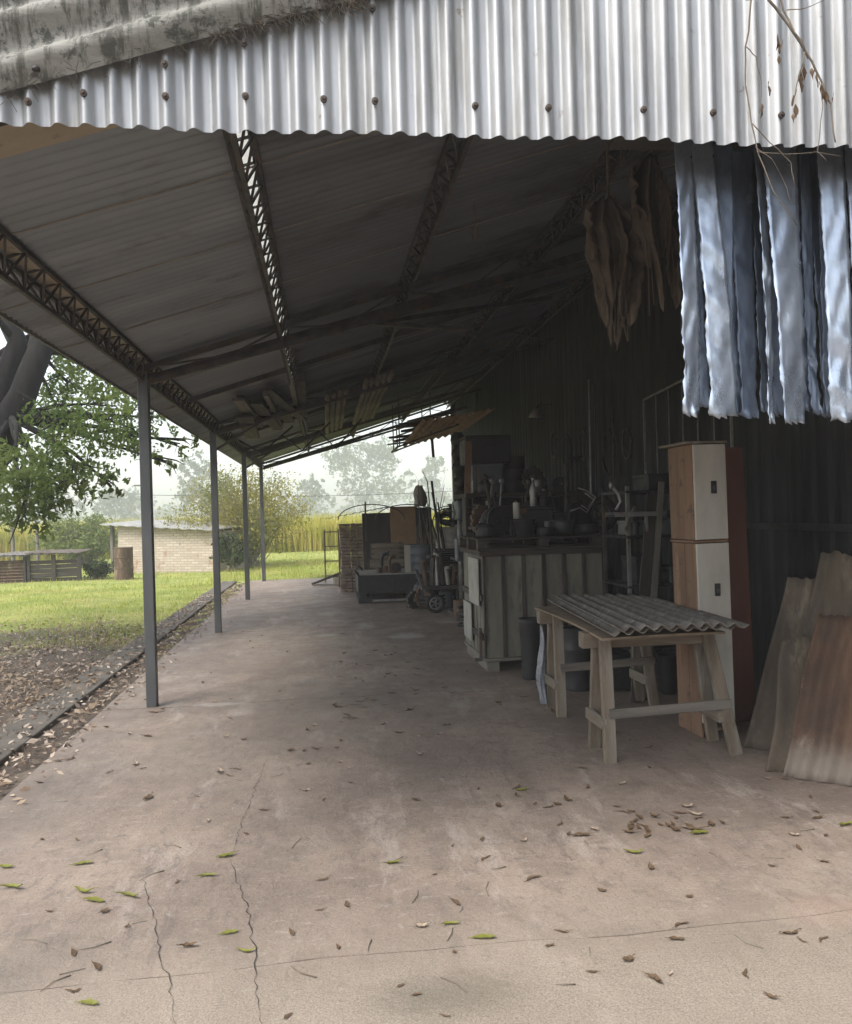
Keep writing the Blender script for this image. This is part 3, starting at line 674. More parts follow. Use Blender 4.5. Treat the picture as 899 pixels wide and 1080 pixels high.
# ================================================================ STORES ALONG THE WALL
def wbox(m, *a, parent=None, name='board', bevel=.004, j=.002):
    mb = MB(); mb.box(*a, j); return mb.build(name, m, parent, bevel=bevel)
# ---- trestle table -------------------------------------------------
def trestle(y, xa, xb, zt, label, rail_z, lean=0.0, rail=True, legm='wood_z'):
    t = thing('trestle', ((xa+xb)/2, y, 0), label, 'trestle', 'wooden trestles')
    mb = MB(); mb.box(xa-.06, xb+.03, y-.045, y+.045, zt-.10, zt, .003); mb.build('beam', M['wood_x'], t, bevel=.006)
    for x, out in ((xa+.075, -.015), (xb-.035, lean)):
        for s in (-1, 1):
            mb = MB(); mb.bar((x+s*.002, y+s*.068, zt-.004), (x+out+s*.004, y+s*.165, -.004), .075, .042, (0, 1, 0)); mb.build('leg', M[legm], t, bevel=.005)
        mb = MB(); mb.box(x+out*.6-.055, x+out*.6-.02, y-.155, y+.155, .20, .27, .004); mb.build('leg_tie', M['wood_y'], t, bevel=.004)
    if rail:
        mb = MB(); mb.bar((xa+.06, y-.155, rail_z-.01), (xb+lean*.6, y-.145, rail_z+.01), .022, .058, (0, 0, 1)); mb.build('rail', M['gwood_x'], t, bevel=.004)
    return t
trestle(5.05, 1.63, 2.40, .775, 'front wooden trestle with splayed legs under the wavy fibre cement sheets', .30, .13)
trestle(6.20, 1.66, 2.42, .775, 'rear wooden trestle in the shade under the back of the wavy sheets', .37, .06)
mb = MB()
def ply(u, w):
    y = 4.72+w*1.62; xl = 1.60+.05*math.sin(w*2.2)-.03*w; return (xl+(2.36-xl)*u, y, .779+.006*math.sin(u*3)+.02*max(0, .3-w)*(1-u)*-1)
mb.grid(10, 14, ply)
o = mb.build('plywood_sheet', M['ply'], None, solid=.014, at0=(2, 5.5, .78))
tag(o, 'bowed tan plywood board lying on the two trestles below the wavy sheets', 'board')
def wavy(z, A, B, Cc, D, label, per, amp, warp, m='fibro'):
    A, B, Cc, D = [Vector((*p, z)) for p in (A, B, Cc, D)]     # front left, front right, back right, back left
    w = (B-A).length; n = int(w/per*10); nv = 16; mb = MB()
    def fn(u, v):
        p = A.lerp(B, u).lerp(D.lerp(Cc, u), v); k = math.cos(2*math.pi*u*w/per)
        return (p.x, p.y + .012*math.sin(u*9+z*90)*(1 if v in (0, 1) else 0), z+amp*k+warp(u, v))
    mb.grid(n+1, nv, fn); o = mb.build('wavy_sheet', M[m], None, smooth=True, solid=.0075, at0=(2, 5.5, z))
    return tag(o, label, 'roofing sheet', 'fibre cement sheets on the trestles')
wavy(.818, (1.60, 4.64), (2.38, 4.62), (2.47, 6.24), (1.74, 6.45), 'lower wavy fibre cement sheet resting on the plywood board', .088, .013, lambda u, v: .012*math.sin(u*2.5))
wavy(.846, (1.64, 4.58), (2.42, 4.55), (2.50, 6.18), (1.80, 6.50), 'topmost wavy fibre cement sheet on the trestles', .088, .013, lambda u, v: .012*math.sin(u*2.4+.2)-.03*max(0, u-.8)*2)
# ---- tall two-tier cabinet ------------------------------------------
def cabinet():
    # narrow white fronted locker, slightly askew
    bx, by = gr(740, 781).x+.03, gr(740, 781).y+.03
    t = thing('tall_cabinet', (bx, by, 0), 'tall narrow two tier cabinet with tan sides and white doors', 'cabinet')
    w, dp, h1, h = .235, .36, 1.30, 1.95
    x0 = bx; y0 = by
    def B(name, m, a, b, c, d, e, f, par=t, bev=.004): 
        mb = MB(); mb.box(a, b, c, d, e, f, .0015); return mb.build(name, m, par, bevel=bev)
    B('side_panel', M['twood_z'], x0, x0+.018, y0+.02, y0+.17, .0, h1-.01); B('side_panel', M['twood_z'], x0, x0+.018, y0+.178, y0+dp, .0, h1-.01)
    B('side_panel', M['twood_z'], x0-.004, x0+.016, y0+.02, y0+dp, h1+.014, h)
    B('side_panel', M['twood_z'], x0+w-.018, x0+w, y0+.02, y0+dp, .0, h)
    B('divider', M['twood_y'], x0-.012, x0+w+.004, y0+.016, y0+dp, h1-.006, h1+.010)
    B('back_panel', M['twood_z'], x0+.02, x0+w-.02, y0+dp-.012, y0+dp-.002, .01, h-.01)
    B('bottom_panel', M['twood_y'], x0+.02, x0+w-.02, y0+.02, y0+dp-.014, .04, .06)
    B('top_board', M['wood_y'], x0-.05, x0+w+.01, y0-.004, y0+dp+.05, h+.002, h+.018)
    for z0, z1, hz in ((.10, h1-.012, (.98, .34)), (h1+.014, h-.004, (1.66,))):
        d = B('door', M['white'], x0+.003, x0+w-.003, y0, y0+.018, z0, z1)
        for z in hz:
            B('lock_plate', M['black'], x0+w*.5, x0+w*.5+.04, y0-.006, y0-.001, z-.042, z+.042, d, .003)
            B('latch', M['steel'], x0+w*.5+.012, x0+w*.5+.03, y0-.016, y0-.007, z-.02, z+.01, d, .003)
    t.rotation_euler = (0, R(-.6), R(2))
    return t
cabinet()
mb = MB(); x0, x1, z0, z1 = box_at(758, 476, 792, 764, 5.62)
mb.add([(x0-.06, 5.60, 0), (x1+.02, 5.62, 0), (x1+.02, 5.65, 0), (x0-.06, 5.63, 0), (x0-.05, 5.66, 1.96), (x1, 5.68, 1.95), (x1, 5.71, 1.95), (x0-.05, 5.69, 1.96)], [(3, 2, 1, 0), (4, 5, 6, 7), (0, 1, 5, 4), (1, 2, 6, 5), (2, 3, 7, 6), (3, 0, 4, 7)])
solo(mb, 'tall_board', M['redbrown'], 'tall dark red brown board standing right behind the white cabinet doors', 'board', bevel=.004)
# ---- old sheets leaning on the wall at the right ---------------------
def lean_sheet(bl, br, h, tilt, m, label, per, amp, curve=0, rag=.02, seed=0, lift=0, shear=.18):
    """sheet standing on the line bl-br (ground), leaning back"""
    bl, br = Vector((*bl, 0)), Vector((*br, 0)); d = br-bl; w = d.length; d.normalize(); nrm = Vector((-d.y, d.x, 0))
    up = (Vector((0, 0, math.cos(tilt))) + nrm*math.sin(tilt)); n = int(w/per*10); mb = MB(); rr = random.Random(seed); ph = rr.uniform(0, 6)
    rg = [rr.uniform(-1, 1) for _ in range(n+1)]
    def fn(u, v):
        i = int(round(u*n)); hh = h+(rag*(math.sin(u*5+ph)+.5*rg[i]) if v > .99 else 0)
        o = amp*math.cos(2*math.pi*u*w/per+ph)+curve*math.sin(math.pi*v)*-1+.012*math.sin(v*5+u*3+ph)
        p = bl+d*(u*w+shear*v*h+.012*math.sin(v*6+ph))+up*(hh*v)+(nrm*math.cos(tilt)-Vector((0, 0, math.sin(tilt))))*-o
        return (p.x, p.y, max(p.z, .002)+lift)
    mb.grid(n+1, 18, fn); o = mb.build('leaning_sheet', m, None, smooth=True, solid=.004, at0=((bl.x+br.x)/2, (bl.y+br.y)/2, 0))
    return tag(o, label, 'roofing sheet', 'old sheets leaning on the tin wall')
# front rusty sheet with unrusted pale foot
m, nt, b = nodes('rusty_sheet_pale_foot')
tc = nt.nodes.new('ShaderNodeTexCoord'); sp = nt.nodes.new('ShaderNodeSeparateXYZ'); nt.links.new(tc.outputs['Object'], sp.inputs[0])
c = mixc(nt, ramp(nt, noise(nt, 5, 7, .7, (1, 1, .3)), .35, .65), (.125, .072, .042), (.062, .037, .025))
c = mixc(nt, ramp(nt, noise(nt, 4, 8, .75, (1, 1, .5), (3, 3, 3)), .56, .68), c, (.20, .14, .092))
zz = math_(nt, 'ADD', sp.outputs[2], math_(nt, 'MULTIPLY', math_(nt, 'SUBTRACT', noise(nt, 5, 6, .7), .5), .22))
c = mixc(nt, ramp(nt, zz, .08, .24, .65, 0), c, (.25, .22, .185))
c = mixc(nt, ramp(nt, noise(nt, 9, 7, .8, (1, 1, .4), (1, 8, 3)), .6, .66, 0, .8), c, (.10, .055, .035))
nt.links.new(c, b.inputs['Base Color']); b.inputs['Roughness'].default_value = .8; bump(nt, b, noise(nt, 50, 6, .7), .4, .008)
Ra = m
lean_sheet((2.53, 4.44), (2.98, 4.05), .92, R(17), Ra, 'broad rusty brown sheet with a pale unrusted foot, frontmost of the leaning sheets', .115, .012, .02, .012, 1)
lean_sheet((2.49, 4.53), (2.74, 4.42), .78, R(22), M['oldsheet'], 'short narrow grey brown sheet showing left of the broad rusty one', .13, .010, .02, .015, 2)
lean_sheet((2.60, 5.02), (3.00, 4.62), 1.10, R(19), M['oldsheet'], 'taller bowed brown grey sheet leaning behind the short narrow one', .19, .014, .05, .02, 3)
lean_sheet((2.80, 4.95), (3.24, 4.48), 1.22, R(10), M['oldsheet'], 'tallest rough edged sheet at the back of the leaning sheets', .16, .014, .03, .03, 4)
# ---- planked crate on its base --------------------------------------
def crate():
    x0, y0, w, dp, h0, h = 1.50, 7.86, 1.20, 1.15, .13, 1.16
    t = thing('planked_crate', (x0+w/2, y0+dp/2, 0), 'large grey green planked crate with dark battens standing on a pallet base', 'crate')
    for xx in (x0+.02, x0+w/2-.06, x0+w-.14): wbox(M['gwood_y'], xx, xx+.12, y0+.01, y0+dp-.01, 0, .095, parent=t, name='base_block')
    wbox(M['gwood_x'], x0-.005, x0+w+.005, y0-.005, y0+dp, .097, h0, parent=t, name='base_deck')
    n = 6; q = w/n
    for k in range(n): wbox(M['khaki'], x0+k*q+.012, x0+(k+1)*q-.012, y0+.012, y0+.03, h0+.002, h-.05, parent=t, name='plank', j=.004)
    for k in range(n+1): wbox(M['dwood_z'], x0+k*q-.018+(.018 if k == 0 else 0), x0+k*q+.018-(.018 if k == n else 0), y0-.012, y0+.008, h0+.004, h-.05, parent=t, name='batten')
    m2 = 6; q2 = (dp-.06)/m2
    for k in range(m2):
        wbox(M['khaki'], x0+.004, x0+.02, y0+.04+k*q2, y0+.04+(k+1)*q2-.02, h0+.002, h-.05, parent=t, name='plank', j=.003)
        wbox(M['khaki'], x0+w-.02, x0+w-.004, y0+.04+k*q2, y0+.04+(k+1)*q2-.02, h0+.002, h-.05, parent=t, name='plank', j=.003)
    for zz in (.30, .68): wbox(M['dwood_y'], x0-.018, x0+.002, y0+.03, y0+dp, zz, zz+.06, parent=t, name='batten')
    wbox(M['dwood_x'], x0-.03, x0+w+.03, y0-.03, y0+dp, h-.048, h, parent=t, name='lid')
    for k, (a, b2, c, d) in enumerate(((.10, .62, .62, 1.08), (.55, .98, .22, .60))):
        wbox(M['palegrey'], x0-.032, x0-.020, y0+a, y0+b2, c, d, parent=t, name='pale_panel')
    wbox(M['steel'], x0-.05, x0-.02, y0+.02, y0+.06, .10, .42, parent=t, name='bracket'); wbox(M['steel'], x0-.09, x0-.051, y0+.02, y0+.06, .10, .13, parent=t, name='bracket')
    # pallet on top
    p = thing('pallet', (x0+w/2, y0+dp/2, h), 'dark pallet lying flat on top of the planked crate', 'pallet')
    for k in range(5): wbox(M['dwood_x'], x0-.05, x0+w+.02, y0-.04+k*.235, y0+.13+k*.235, h+.102, h+.122, parent=p, name='deck_board')
    for xx in (x0-.045, x0+w/2-.05, x0+w-.09):
        for yy in (y0-.03, y0+dp/2-.06, y0+dp-.12): wbox(M['dwood_y'], xx, xx+.10, yy, yy+.10, h+.026, h+.10, parent=p, name='block')
    for yy in (y0-.035, y0+dp/2-.06, y0+dp-.12): wbox(M['dwood_x'], x0-.05, x0+w+.02, yy, yy+.10, h+.004, h+.024, parent=p, name='bottom_board')
    return x0, y0, w, dp, h+.1225
cx0, cy0, cw, cd, CT = crate()
# ---- things on the pallet -------------------------------------------
def on(px0, px1, pytop, Y):   # width/top of something standing on the pallet
    a, b = at(px0, 560, Y), at(px1, 560, Y); return a.x, b.x, at((px0+px1)/2, pytop, Y).z
def pot(px0, px1, top, Y, z, m, name, label, cat, prof='pot', handles=True, group=None):
    x0, x1, zt = on(px0, px1, top, Y); r = (x1-x0)/2; c = ((x0+x1)/2, Y, z); h = max(.06, zt-z)
    t = thing(name, c, label, cat, group); mb = MB()
    P = {'pot': [(.72, 0), (.92, .15), (1, .45), (.97, .8), (.93, .93), (1.03, .98), (1.03, 1), (.90, 1), (.86, .8), (.85, .3)],
         'bucket': [(.76, 0), (.80, .04), (.95, .90), (1.02, .93), (1.02, 1), (.93, 1), (.90, .85), (.75, .10)],
         'drum': [(.98, 0), (1, .02), (.97, .04), (.97, .32), (1, .34), (.97, .36), (.97, .64), (1, .66), (.97, .68), (.97, .96), (1, .98), (.99, 1), (.92, 1), (.92, .96)]}[prof]
    mb.lathe(c, [(a*r, b*h) for a, b in P], 24); mb.build('body', m, t, smooth=True)
    if handles and prof != 'drum':
        mb = MB(); s = 12; mb.tube([(c[0]+r*1.05*math.cos(math.pi*i/s), c[1]-.012-.03*math.sin(math.pi*i/s), c[2]+h*.9-r*.75*math.sin(math.pi*i/s)) for i in range(s+1)], .004, 5); mb.build('handle', M['steel'], t)
    return t
pot(543, 565, 548, 8.0, CT, M['darkgrey'], 'bucket', 'small grey tapered bucket at the front left of the pallet', 'bucket', 'bucket')
pot(582, 606, 548, 8.05, CT, M['darkgrey'], 'cooking_pot', 'dull metal pot standing behind the claw of bent metal on the pallet', 'pot')
pot(606, 632, 552, 8.1, CT, M['black'], 'cooking_pot', 'black squat pot at the right end of the pallet', 'pot')
pot(566, 584, 556, 7.98, CT, M['darkgrey'], 'cooking_pot', 'low dark pot between the grey bucket and the dull metal pot', 'pot')
def case(px0, px1, top, Y, dep, z, m, name, label, cat, lid=True, hnd=True, mlid=None, door=False):
    x0, x1, zt = on(px0, px1, top, Y)
    t = thing(name, ((x0+x1)/2, Y+dep/2, z), label, cat)
    wbox(m, x0, x1, Y, Y+dep, z+.01, zt-(.03 if lid else 0), parent=t, name='body', bevel=.008)
    for a in (x0+.015, x1-.045):
        mb = MB(); mb.box(a, a+.03, Y+.02, Y+dep-.02, z, z+.0095); mb.build('foot', M['steel'], t)
    if lid: wbox(mlid or m, x0-.008, x1+.008, Y-.008, Y+dep+.008, zt-.028, zt, parent=t, name='lid', bevel=.006)
    if door: wbox(m, x0+.02, x1-.02, Y-.012, Y-.002, z+.04, zt-.06, parent=t, name='door', bevel=.005)
    if hnd:
        mb = MB(); zc = z+(zt-z)*.55; mb.tube([(x0*.6+x1*.4, Y-.012, zc), (x0*.58+x1*.42, Y-.045, zc), (x0*.42+x1*.58, Y-.045, zc), (x0*.4+x1*.6, Y-.012, zc)], .006, 6); mb.build('handle', M['steel'], t)
    return t
case(551, 584, 534, 8.25, .32, CT, M['black'], 'tool_box', 'soot black box with a lid behind the grey bucket', 'box')
case(585, 606, 540, 8.4, .3, CT, M['darkgrey'], 'metal_case', 'dark grey metal case just right of the soot black box', 'case')
x0, x1, zt = on(543, 550, 530, 8.2); mb = MB(); mb.box(x0, x1, 8.2, 8.215, at(546, 547, 8.2).z, zt)
t = thing('tin', ((x0+x1)/2, 8.22, at(546, 547, 8.2).z), 'small upright white tin on the wooden block left of the soot black box', 'tin')
zb = at(546, 547, 8.2).z; mb = MB(); r = (x1-x0)/2; mb.lathe(((x0+x1)/2, 8.24, zb), [(r, 0), (r*1.04, .006), (r, .012), (r, zt-zb-.012), (r*1.04, zt-zb-.006), (r, zt-zb)], 16); mb.build('body', M['white'], t); mb = MB(); mb.lathe(((x0+x1)/2, 8.24, zt), [(r*.6, .001), (r*.6, .015)], 12); mb.build('cap', M['steel'], t)
mb = MB(); mb.box(x0-.03, x1+.05, 8.19, 8.31, CT, zb-.001); solo(mb, 'wood_block', M['dwood_x'], 'dark wooden block under the small white tin', 'block', bevel=.006)
def bottle(px, top, bot, Y, m, label, z=None, rpx=4):
    c = at(px, bot, Y); zb = z if z is not None else c.z; h = at(px, top, Y).z-zb; r = rpx*Y/F
    t = thing('bottle', (c.x, Y, zb), label, 'bottle', 'bottles among the stores'); mb = MB()
    mb.lathe((c.x, Y, zb), [(r*.9, 0), (r, .01), (r, h*.55), (r*.8, h*.66), (r*.38, h*.78), (r*.36, h*.92)], 16); mb.build('body', m, t, smooth=True)
    mb = MB(); mb.lathe((c.x, Y, zb), [(r*.44, h*.921), (r*.44, h)], 12); mb.build('cap', M['palegrey'], t)
zbx = at(567, 534, 8.25).z
bottle(563, 504, 534, 8.4, M['greysteel'], 'pale bottle standing on the lid of the soot black box', zbx)
bottle(574, 516, 534, 8.45, M['darkgrey'], 'dark bottle just right of the pale one on the soot black box', zbx)
# bent pipe, bent metal claw, wheel
a, b2, c2 = at(598, 548, 8.65), at(597, 484, 8.65), at(613, 482, 8.65); mb = MB()
mb.tube([(a.x, 8.65, CT), a, a.lerp(b2, .9), b2.lerp(c2, .15), c2], .016, 8); solo(mb, 'bent_pipe', M['steel'], 'upright dark pipe with a bent top rising from the pallet', 'pipe', smooth=True)
pts = [at(*p, 8.0) for p in ((602, 539), (612, 536), (619, 541), (626, 530), (616, 522), (607, 519))]
t = thing('metal_claw', (pts[2].x, 8.0, pts[2].z), 'bent pale metal strips lying across the pots on the pallet', 'scrap'); 
for k in range(3):
    mb = MB(); mb.tube([p+Vector((.02*k, .02*k, .025*k+.008*math.sin(i+k))) for i, p in enumerate(pts[k:k+4])], .008, 6); mb.build('strip', M['greysteel'], t, smooth=True)
def wheel(c, r, w, axis, label, name='wheel', m=None, group=None, spokes=0, parent=None):
    t = thing(name, (c[0], c[1], c[2]-r), label, name, group) if parent is None else parent
    def ring(R0, R1, hw):
        mb = MB(); n = 28; prof = [(R0, -hw), (R1-.2*hw, -hw), (R1, -hw*.4), (R1, hw*.4), (R1-.2*hw, hw), (R0, hw)]; vs = []
        for i in range(n):
            for q, z in prof:
                p, s = q*math.cos(2*math.pi*i/n), q*math.sin(2*math.pi*i/n)
                vs.append((c[0]+z, c[1]+p, c[2]+s) if axis == 'x' else (c[0]+p, c[1]+z, c[2]+s))
        k = len(prof); mb.add(vs, [(i*k+j, ((i+1) % n)*k+j, ((i+1) % n)*k+(j+1) % k, i*k+(j+1) % k) for i in range(n) for j in range(k)]); return mb
    ring(r*.66, r, w/2).build('tyre', m or M['rubber'], t, smooth=True)
    rm = ring(r*.55, r*.655, w*.32).build('rim', M['steel'], t, smooth=True)
    mb = MB(); hub = (w*.4, 0, 0) if axis == 'x' else (0, w*.4, 0); cv = Vector(c); hv = Vector(hub)
    mb.tube([cv-hv, cv+hv], r*.14, 10)
    for k in range(spokes or 5):
        a = 2*math.pi*k/(spokes or 5); dv = Vector((0, math.cos(a), math.sin(a))) if axis == 'x' else Vector((math.cos(a), 0, math.sin(a)))
        mb.bar(cv+dv*r*.1, cv+dv*r*.57, .012+r*.03)
    mb.build('hub', M['steel'], t)
    return t
c = at(634, 540, 8.75); wheel((c.x, 8.75, CT+.19), .19, .07, 'y', 'black wheel standing on edge at the back right of the pallet')
# poles hung on the wall and long cables
for k, (px, y0, y1, Y, r) in enumerate(((568, 400, 522, 9.8, .012), (577, 405, 520, 9.6, .009), (626, 430, 545, 9.0, .010), (598, 415, 482, 9.3, .007))):
    a, b2 = at(px+3, y0, Y), at(px, y1, Y); xx = WX-.09
    mb = MB(); mb.tube([(xx, Y, b2.z), (xx+.015, Y+.02, (a.z+b2.z)/2), (xx+.03, Y+.05, a.z)], r, 6)
    solo(mb, 'hanging_rod', M['greysteel'] if k == 0 else M['steel'], ['thickest long pole upright against the dark wall above the crate', 'thin pole next to the thickest one on the dark wall', 'thin rod hanging on the wall above the black wheel', 'wire hanging above the bent pipe on the dark wall'][k], 'pole', 'poles on the dark wall')
# wire panel outline on the wall
t = thing('wire_screen', (WX-.08, 7.3, 1.6), 'faint rectangular wire frame fixed to the dark wall above the metal rack', 'screen')
a, b2 = at(655, 432, 7.9), at(716, 412, 6.6)
mb = MB()
Q = [(WX-.07, 8.1, 1.75), (WX-.07, 8.1, 2.62), (WX-.07, 6.3, 2.72), (WX-.07, 6.3, 1.75)]
for p, q in zip(Q, Q[1:]+Q[:1]): mb.bar(p, q, .02)
mb.build('frame', M['greysteel'], t); mb = MB()
for k in range(1, 6): mb.bar((WX-.07, 8.1-.3*k, 1.76), (WX-.07, 8.1-.3*k, 2.63), .008)
mb.build('wire', M['greysteel'], t)
# small pale lamp bracket high on the wall
c = at(537, 441, 12.0); t = thing('wall_lamp', (WX-.04, 11.6, 2.95), 'small pale lamp on a bracket high on the dark wall', 'lamp')
mb = MB(); mb.tube([(WX-.03, 11.6, 3.02), (WX-.22, 11.6, 3.04), (WX-.27, 11.6, 2.98)], .014, 8); mb.build('bracket', M['steel'], t)
mb = MB(); mb.lathe((WX-.27, 11.6, 2.86), [(.11, 0), (.09, .05), (.05, .10), (.03, .12)], 16); mb.build('lamp_shade', M['palegrey'], t, smooth=True)
# ---- metal rack between crate and cabinet ----------------------------
def rack():
    Y0, Y1 = 6.75, 7.35; x0, x1 = at(653, 600, 7.0).x, WX-.08
    t = thing('metal_rack', ((x0+x1)/2, Y0, 0), 'thin metal shelf rack crowded with tools between the crate and the cabinet', 'rack')
    for x in (x0, x1):
        for y in (Y0, Y1):
            mb = MB(); mb.bar((x, y, 0), (x, y, 1.72), .028); mb.build('upright', M['greysteel'] if (x == x0 and y == Y0) else M['steel'], t)
    for z in (.35, .86, 1.28, 1.66):
        mb = MB(); mb.box(x0-.02, x1+.02, Y0-.02, Y1+.02, z, z+.022); mb.build('shelf', M['darkgrey'], t, bevel=.003)
    return x0, x1, Y0, Y1
rx0, rx1, ry0, ry1 = rack()
L = []
for k, (fx, z, w, h, lb, mt) in enumerate(((.08, 1.303, .16, .12, 'low tin box with a lid on the third shelf of the rack', 'greysteel'), (.52, 1.303, .2, .2, 'squarish dark box on the third shelf of the rack', 'darkgrey'), (.12, .883, .22, .24, 'tall black box on the second shelf of the rack', 'black'), (.55, .883, .2, .14, 'flat blue grey box on the second shelf of the rack', 'bluegrey'), (.2, .373, .3, .26, 'big dark box on the lowest shelf of the rack', 'darkgrey'), (.3, 1.683, .26, .14, 'long dark box on the top shelf of the rack', 'black'))):
    xa = rx0+fx*(rx1-rx0); t = thing('storage_box', (xa+w/2, ry0+.2, z), lb, 'box', 'boxes on the metal rack')
    wbox(M[mt], xa, xa+w, ry0+.06, ry0+.40, z, z+h*.8, parent=t, name='body', bevel=.006); wbox(M[mt], xa-.006, xa+w+.006, ry0+.054, ry0+.406, z+h*.8+.001, z+h, parent=t, name='lid', bevel=.005)
# lantern / vice hanging at the rack front, leaning boards, tools
t = thing('hand_drill', (at(650, 515, 6.7).x, 6.68, at(650, 515, 6.7).z), 'pale jointed tool hung on the front post of the rack', 'tool')
pts = [at(*p, 6.66) for p in ((645, 512), (652, 520), (655, 529), (650, 538))]; mb = MB(); mb.tube(pts, .014, 7); mb.build('arm', M['greysteel'], t, smooth=True)
p = pts[0]; mb = MB(); mb.lathe((p.x, 6.66, p.z-.03), [(.012, 0), (.02, .02), (.02, .04), (.012, .06)], 12); mb.build('head', M['greysteel'], t, smooth=True)
for k, (p0, p1, w, mt, lb) in enumerate((((668, 642), (690, 520), .09, 'dwood_z', 'broad dark plank leaning against the metal rack'), ((680, 640), (700, 508), .05, 'gwood_z', 'narrow grey batten leaning beside the broad dark plank'), ((660, 560), (672, 535), .03, 'wood_z', 'short batten sticking out of the rack'))):
    a, b2 = at(*p0, 6.35+k*.06), at(*p1, 6.62); mb = MB(); mb.bar((a.x, 6.35+k*.06, .0 if k < 2 else a.z), (b2.x, 6.66, b2.z), w, .022, (0, 1, 0)); solo(mb, 'plank', M[mt], lb, 'plank', 'timber leaning on the rack', bevel=.003)
# flat tray with pale rim poking out of the rack
a = at(632, 545, 6.9); t = thing('tray', (a.x+.16, 6.68, a.z), 'shallow pale rimmed metal tray jutting out beside the pale jointed tool', 'tray')
mb = MB(); mb.box(a.x, a.x+.36, 6.50, 6.72, a.z, a.z+.012); mb.build('base', M['darkgrey'], t, bevel=.003); mb = MB()
for q in ((a.x, a.x+.36, 6.495, 6.503), (a.x, a.x+.36, 6.722, 6.73)): mb.box(*q, a.z-.002, a.z+.035)
mb.build('rim', M['greysteel'], t)
mb = MB(); mb.bar((a.x+.30, 6.6, 0), (a.x+.30, 6.6, a.z-.001), .022); mb.build('stand', M['greysteel'], t)
# ---- under the table --------------------------------------------------
pot(545, 567, 652, 7.45, 0, M['black'], 'tall_bin', 'tall blackish bin beside the corner of the crate', 'bin', 'bucket', handles=False)
c = at(606, 735, 6.9); pot(590, 622, 662, 6.95, 0, M['black'], 'drum', 'black drum standing in the dark below the trestle table', 'drum', 'drum')
pot(690, 712, 690, 6.6, 0, M['darkgrey'], 'bucket', 'dark bucket on the floor between the rack and the tan cabinet side', 'bucket', 'bucket')
case(628, 664, 690, 6.75, .35, 0, M['darkgrey'], 'metal_case', 'dark case on the floor under the back of the trestle table', 'case')
def bag():
    a = at(571, 660, 6.35); mb = MB(); zt, zb = a.z, at(571, 742, 6.35).z
    def fn(u, v):
        r = (.012+.03*math.sin(min(1, v*1.25)*math.pi*.62))*(1+.22*math.sin(u*25+v*6)+.12*math.sin(u*50-v*9)); an = 2*math.pi*u
        return (a.x+r*.7*math.cos(an)+.012*math.sin(v*7), 6.36+r*math.sin(an), zt+(max(zb, .02)-zt)*v)
    mb.grid(26, 18, fn); solo(mb, 'plastic_bag', M['plastic_bag'], 'crumpled pale plastic bag hanging at the rear left trestle leg', 'bag', smooth=True)
bag()
# ---- tall cupboard stack further back ---------------------------------
def bench():
    Y = 10.3; x0, x1 = at(500, 560, Y).x, WX-.1; zt = at(520, 520, Y).z
    t = thing('work_bench', ((x0+x1)/2, Y+.3, 0), 'dark cluttered work bench behind the planked crate', 'bench')
    wbox(M['dwood_x'], x0-.1, x1, Y-.05, Y+.75, zt-.05, zt, parent=t, name='top')
    for x in (x0, x1-.06):
        for y in (Y, Y+.62): wbox(M['dwood_z'], x, x+.06, y, y+.06, 0, zt-.052, parent=t, name='leg')
    wbox(M['dwood_x'], x0, x1, Y+.03, Y+.65, zt-.45, zt-.42, parent=t, name='shelf'); wbox(M['black'], x0+.02, x1, Y+.70, Y+.72, .1, zt-.06, parent=t, name='back_panel')
    return x0, x1, zt, Y
bx0, bx1, bz, bY = bench()
case(500, 533, 489, 10.45, .4, bz, M['bluegrey'], 'cupboard', 'dark blue grey cupboard standing on the cluttered work bench', 'cupboard', door=True)
zc = at(516, 489, 10.45).z
case(494, 541, 459, 10.4, .5, zc, M['black'], 'box', 'black oblong box on top of the dark blue grey cupboard', 'box')
pot(530, 556, 482, 10.7, bz, M['darkgrey'], 'drum', 'dark drum on the work bench right of the cupboard', 'drum', 'drum')
a, b2 = at(494, 521, 10.35), at(493, 466, 10.5); mb = MB(); mb.bar((a.x, 10.38, bz), (b2.x, 10.40, b2.z), .085, .022, (0, 1, 0)); solo(mb, 'plank', M['twood_z'], 'upright orange tan plank at the left edge of the cupboard', 'plank', bevel=.003)
a, b2 = at(506, 521, 10.3), at(505, 492, 10.3); mb = MB(); mb.bar((a.x, 10.28, bz), (b2.x, 10.30, b2.z), .03, .02, (0, 1, 0)); solo(mb, 'plank', M['wood_z'], 'short pale upright batten in front of the cupboard', 'plank', bevel=.002)
for px, tp, bt, lb, mt in ((509, 548, 558, 'white jar under the edge of the work bench', 'white'), (520, 552, 561, 'second small white jar right of the first under the bench', 'white'), (503, 531, 538, 'pale rag coloured jar at the bench edge', 'palegrey'), (516, 527, 533, 'small pale tin just below the cupboard', 'palegrey')):
    zs = at(px, bt, 10.1).z; c = at(px, bt, 10.1); mb = MB(); hh = at(px, tp, 10.1).z-zs
    t = thing('jar', (c.x, 10.1, zs), lb, 'jar', 'jars around the work bench'); mb.lathe((c.x, 10.1, zs), [(.04, 0), (.044, .01), (.044, hh*.75), (.034, hh*.82)], 14); mb.build('body', M[mt], t, smooth=True); mb = MB(); mb.lathe((c.x, 10.1, zs), [(.037, hh*.83), (.037, hh)], 14); mb.build('lid', M['steel'], t)
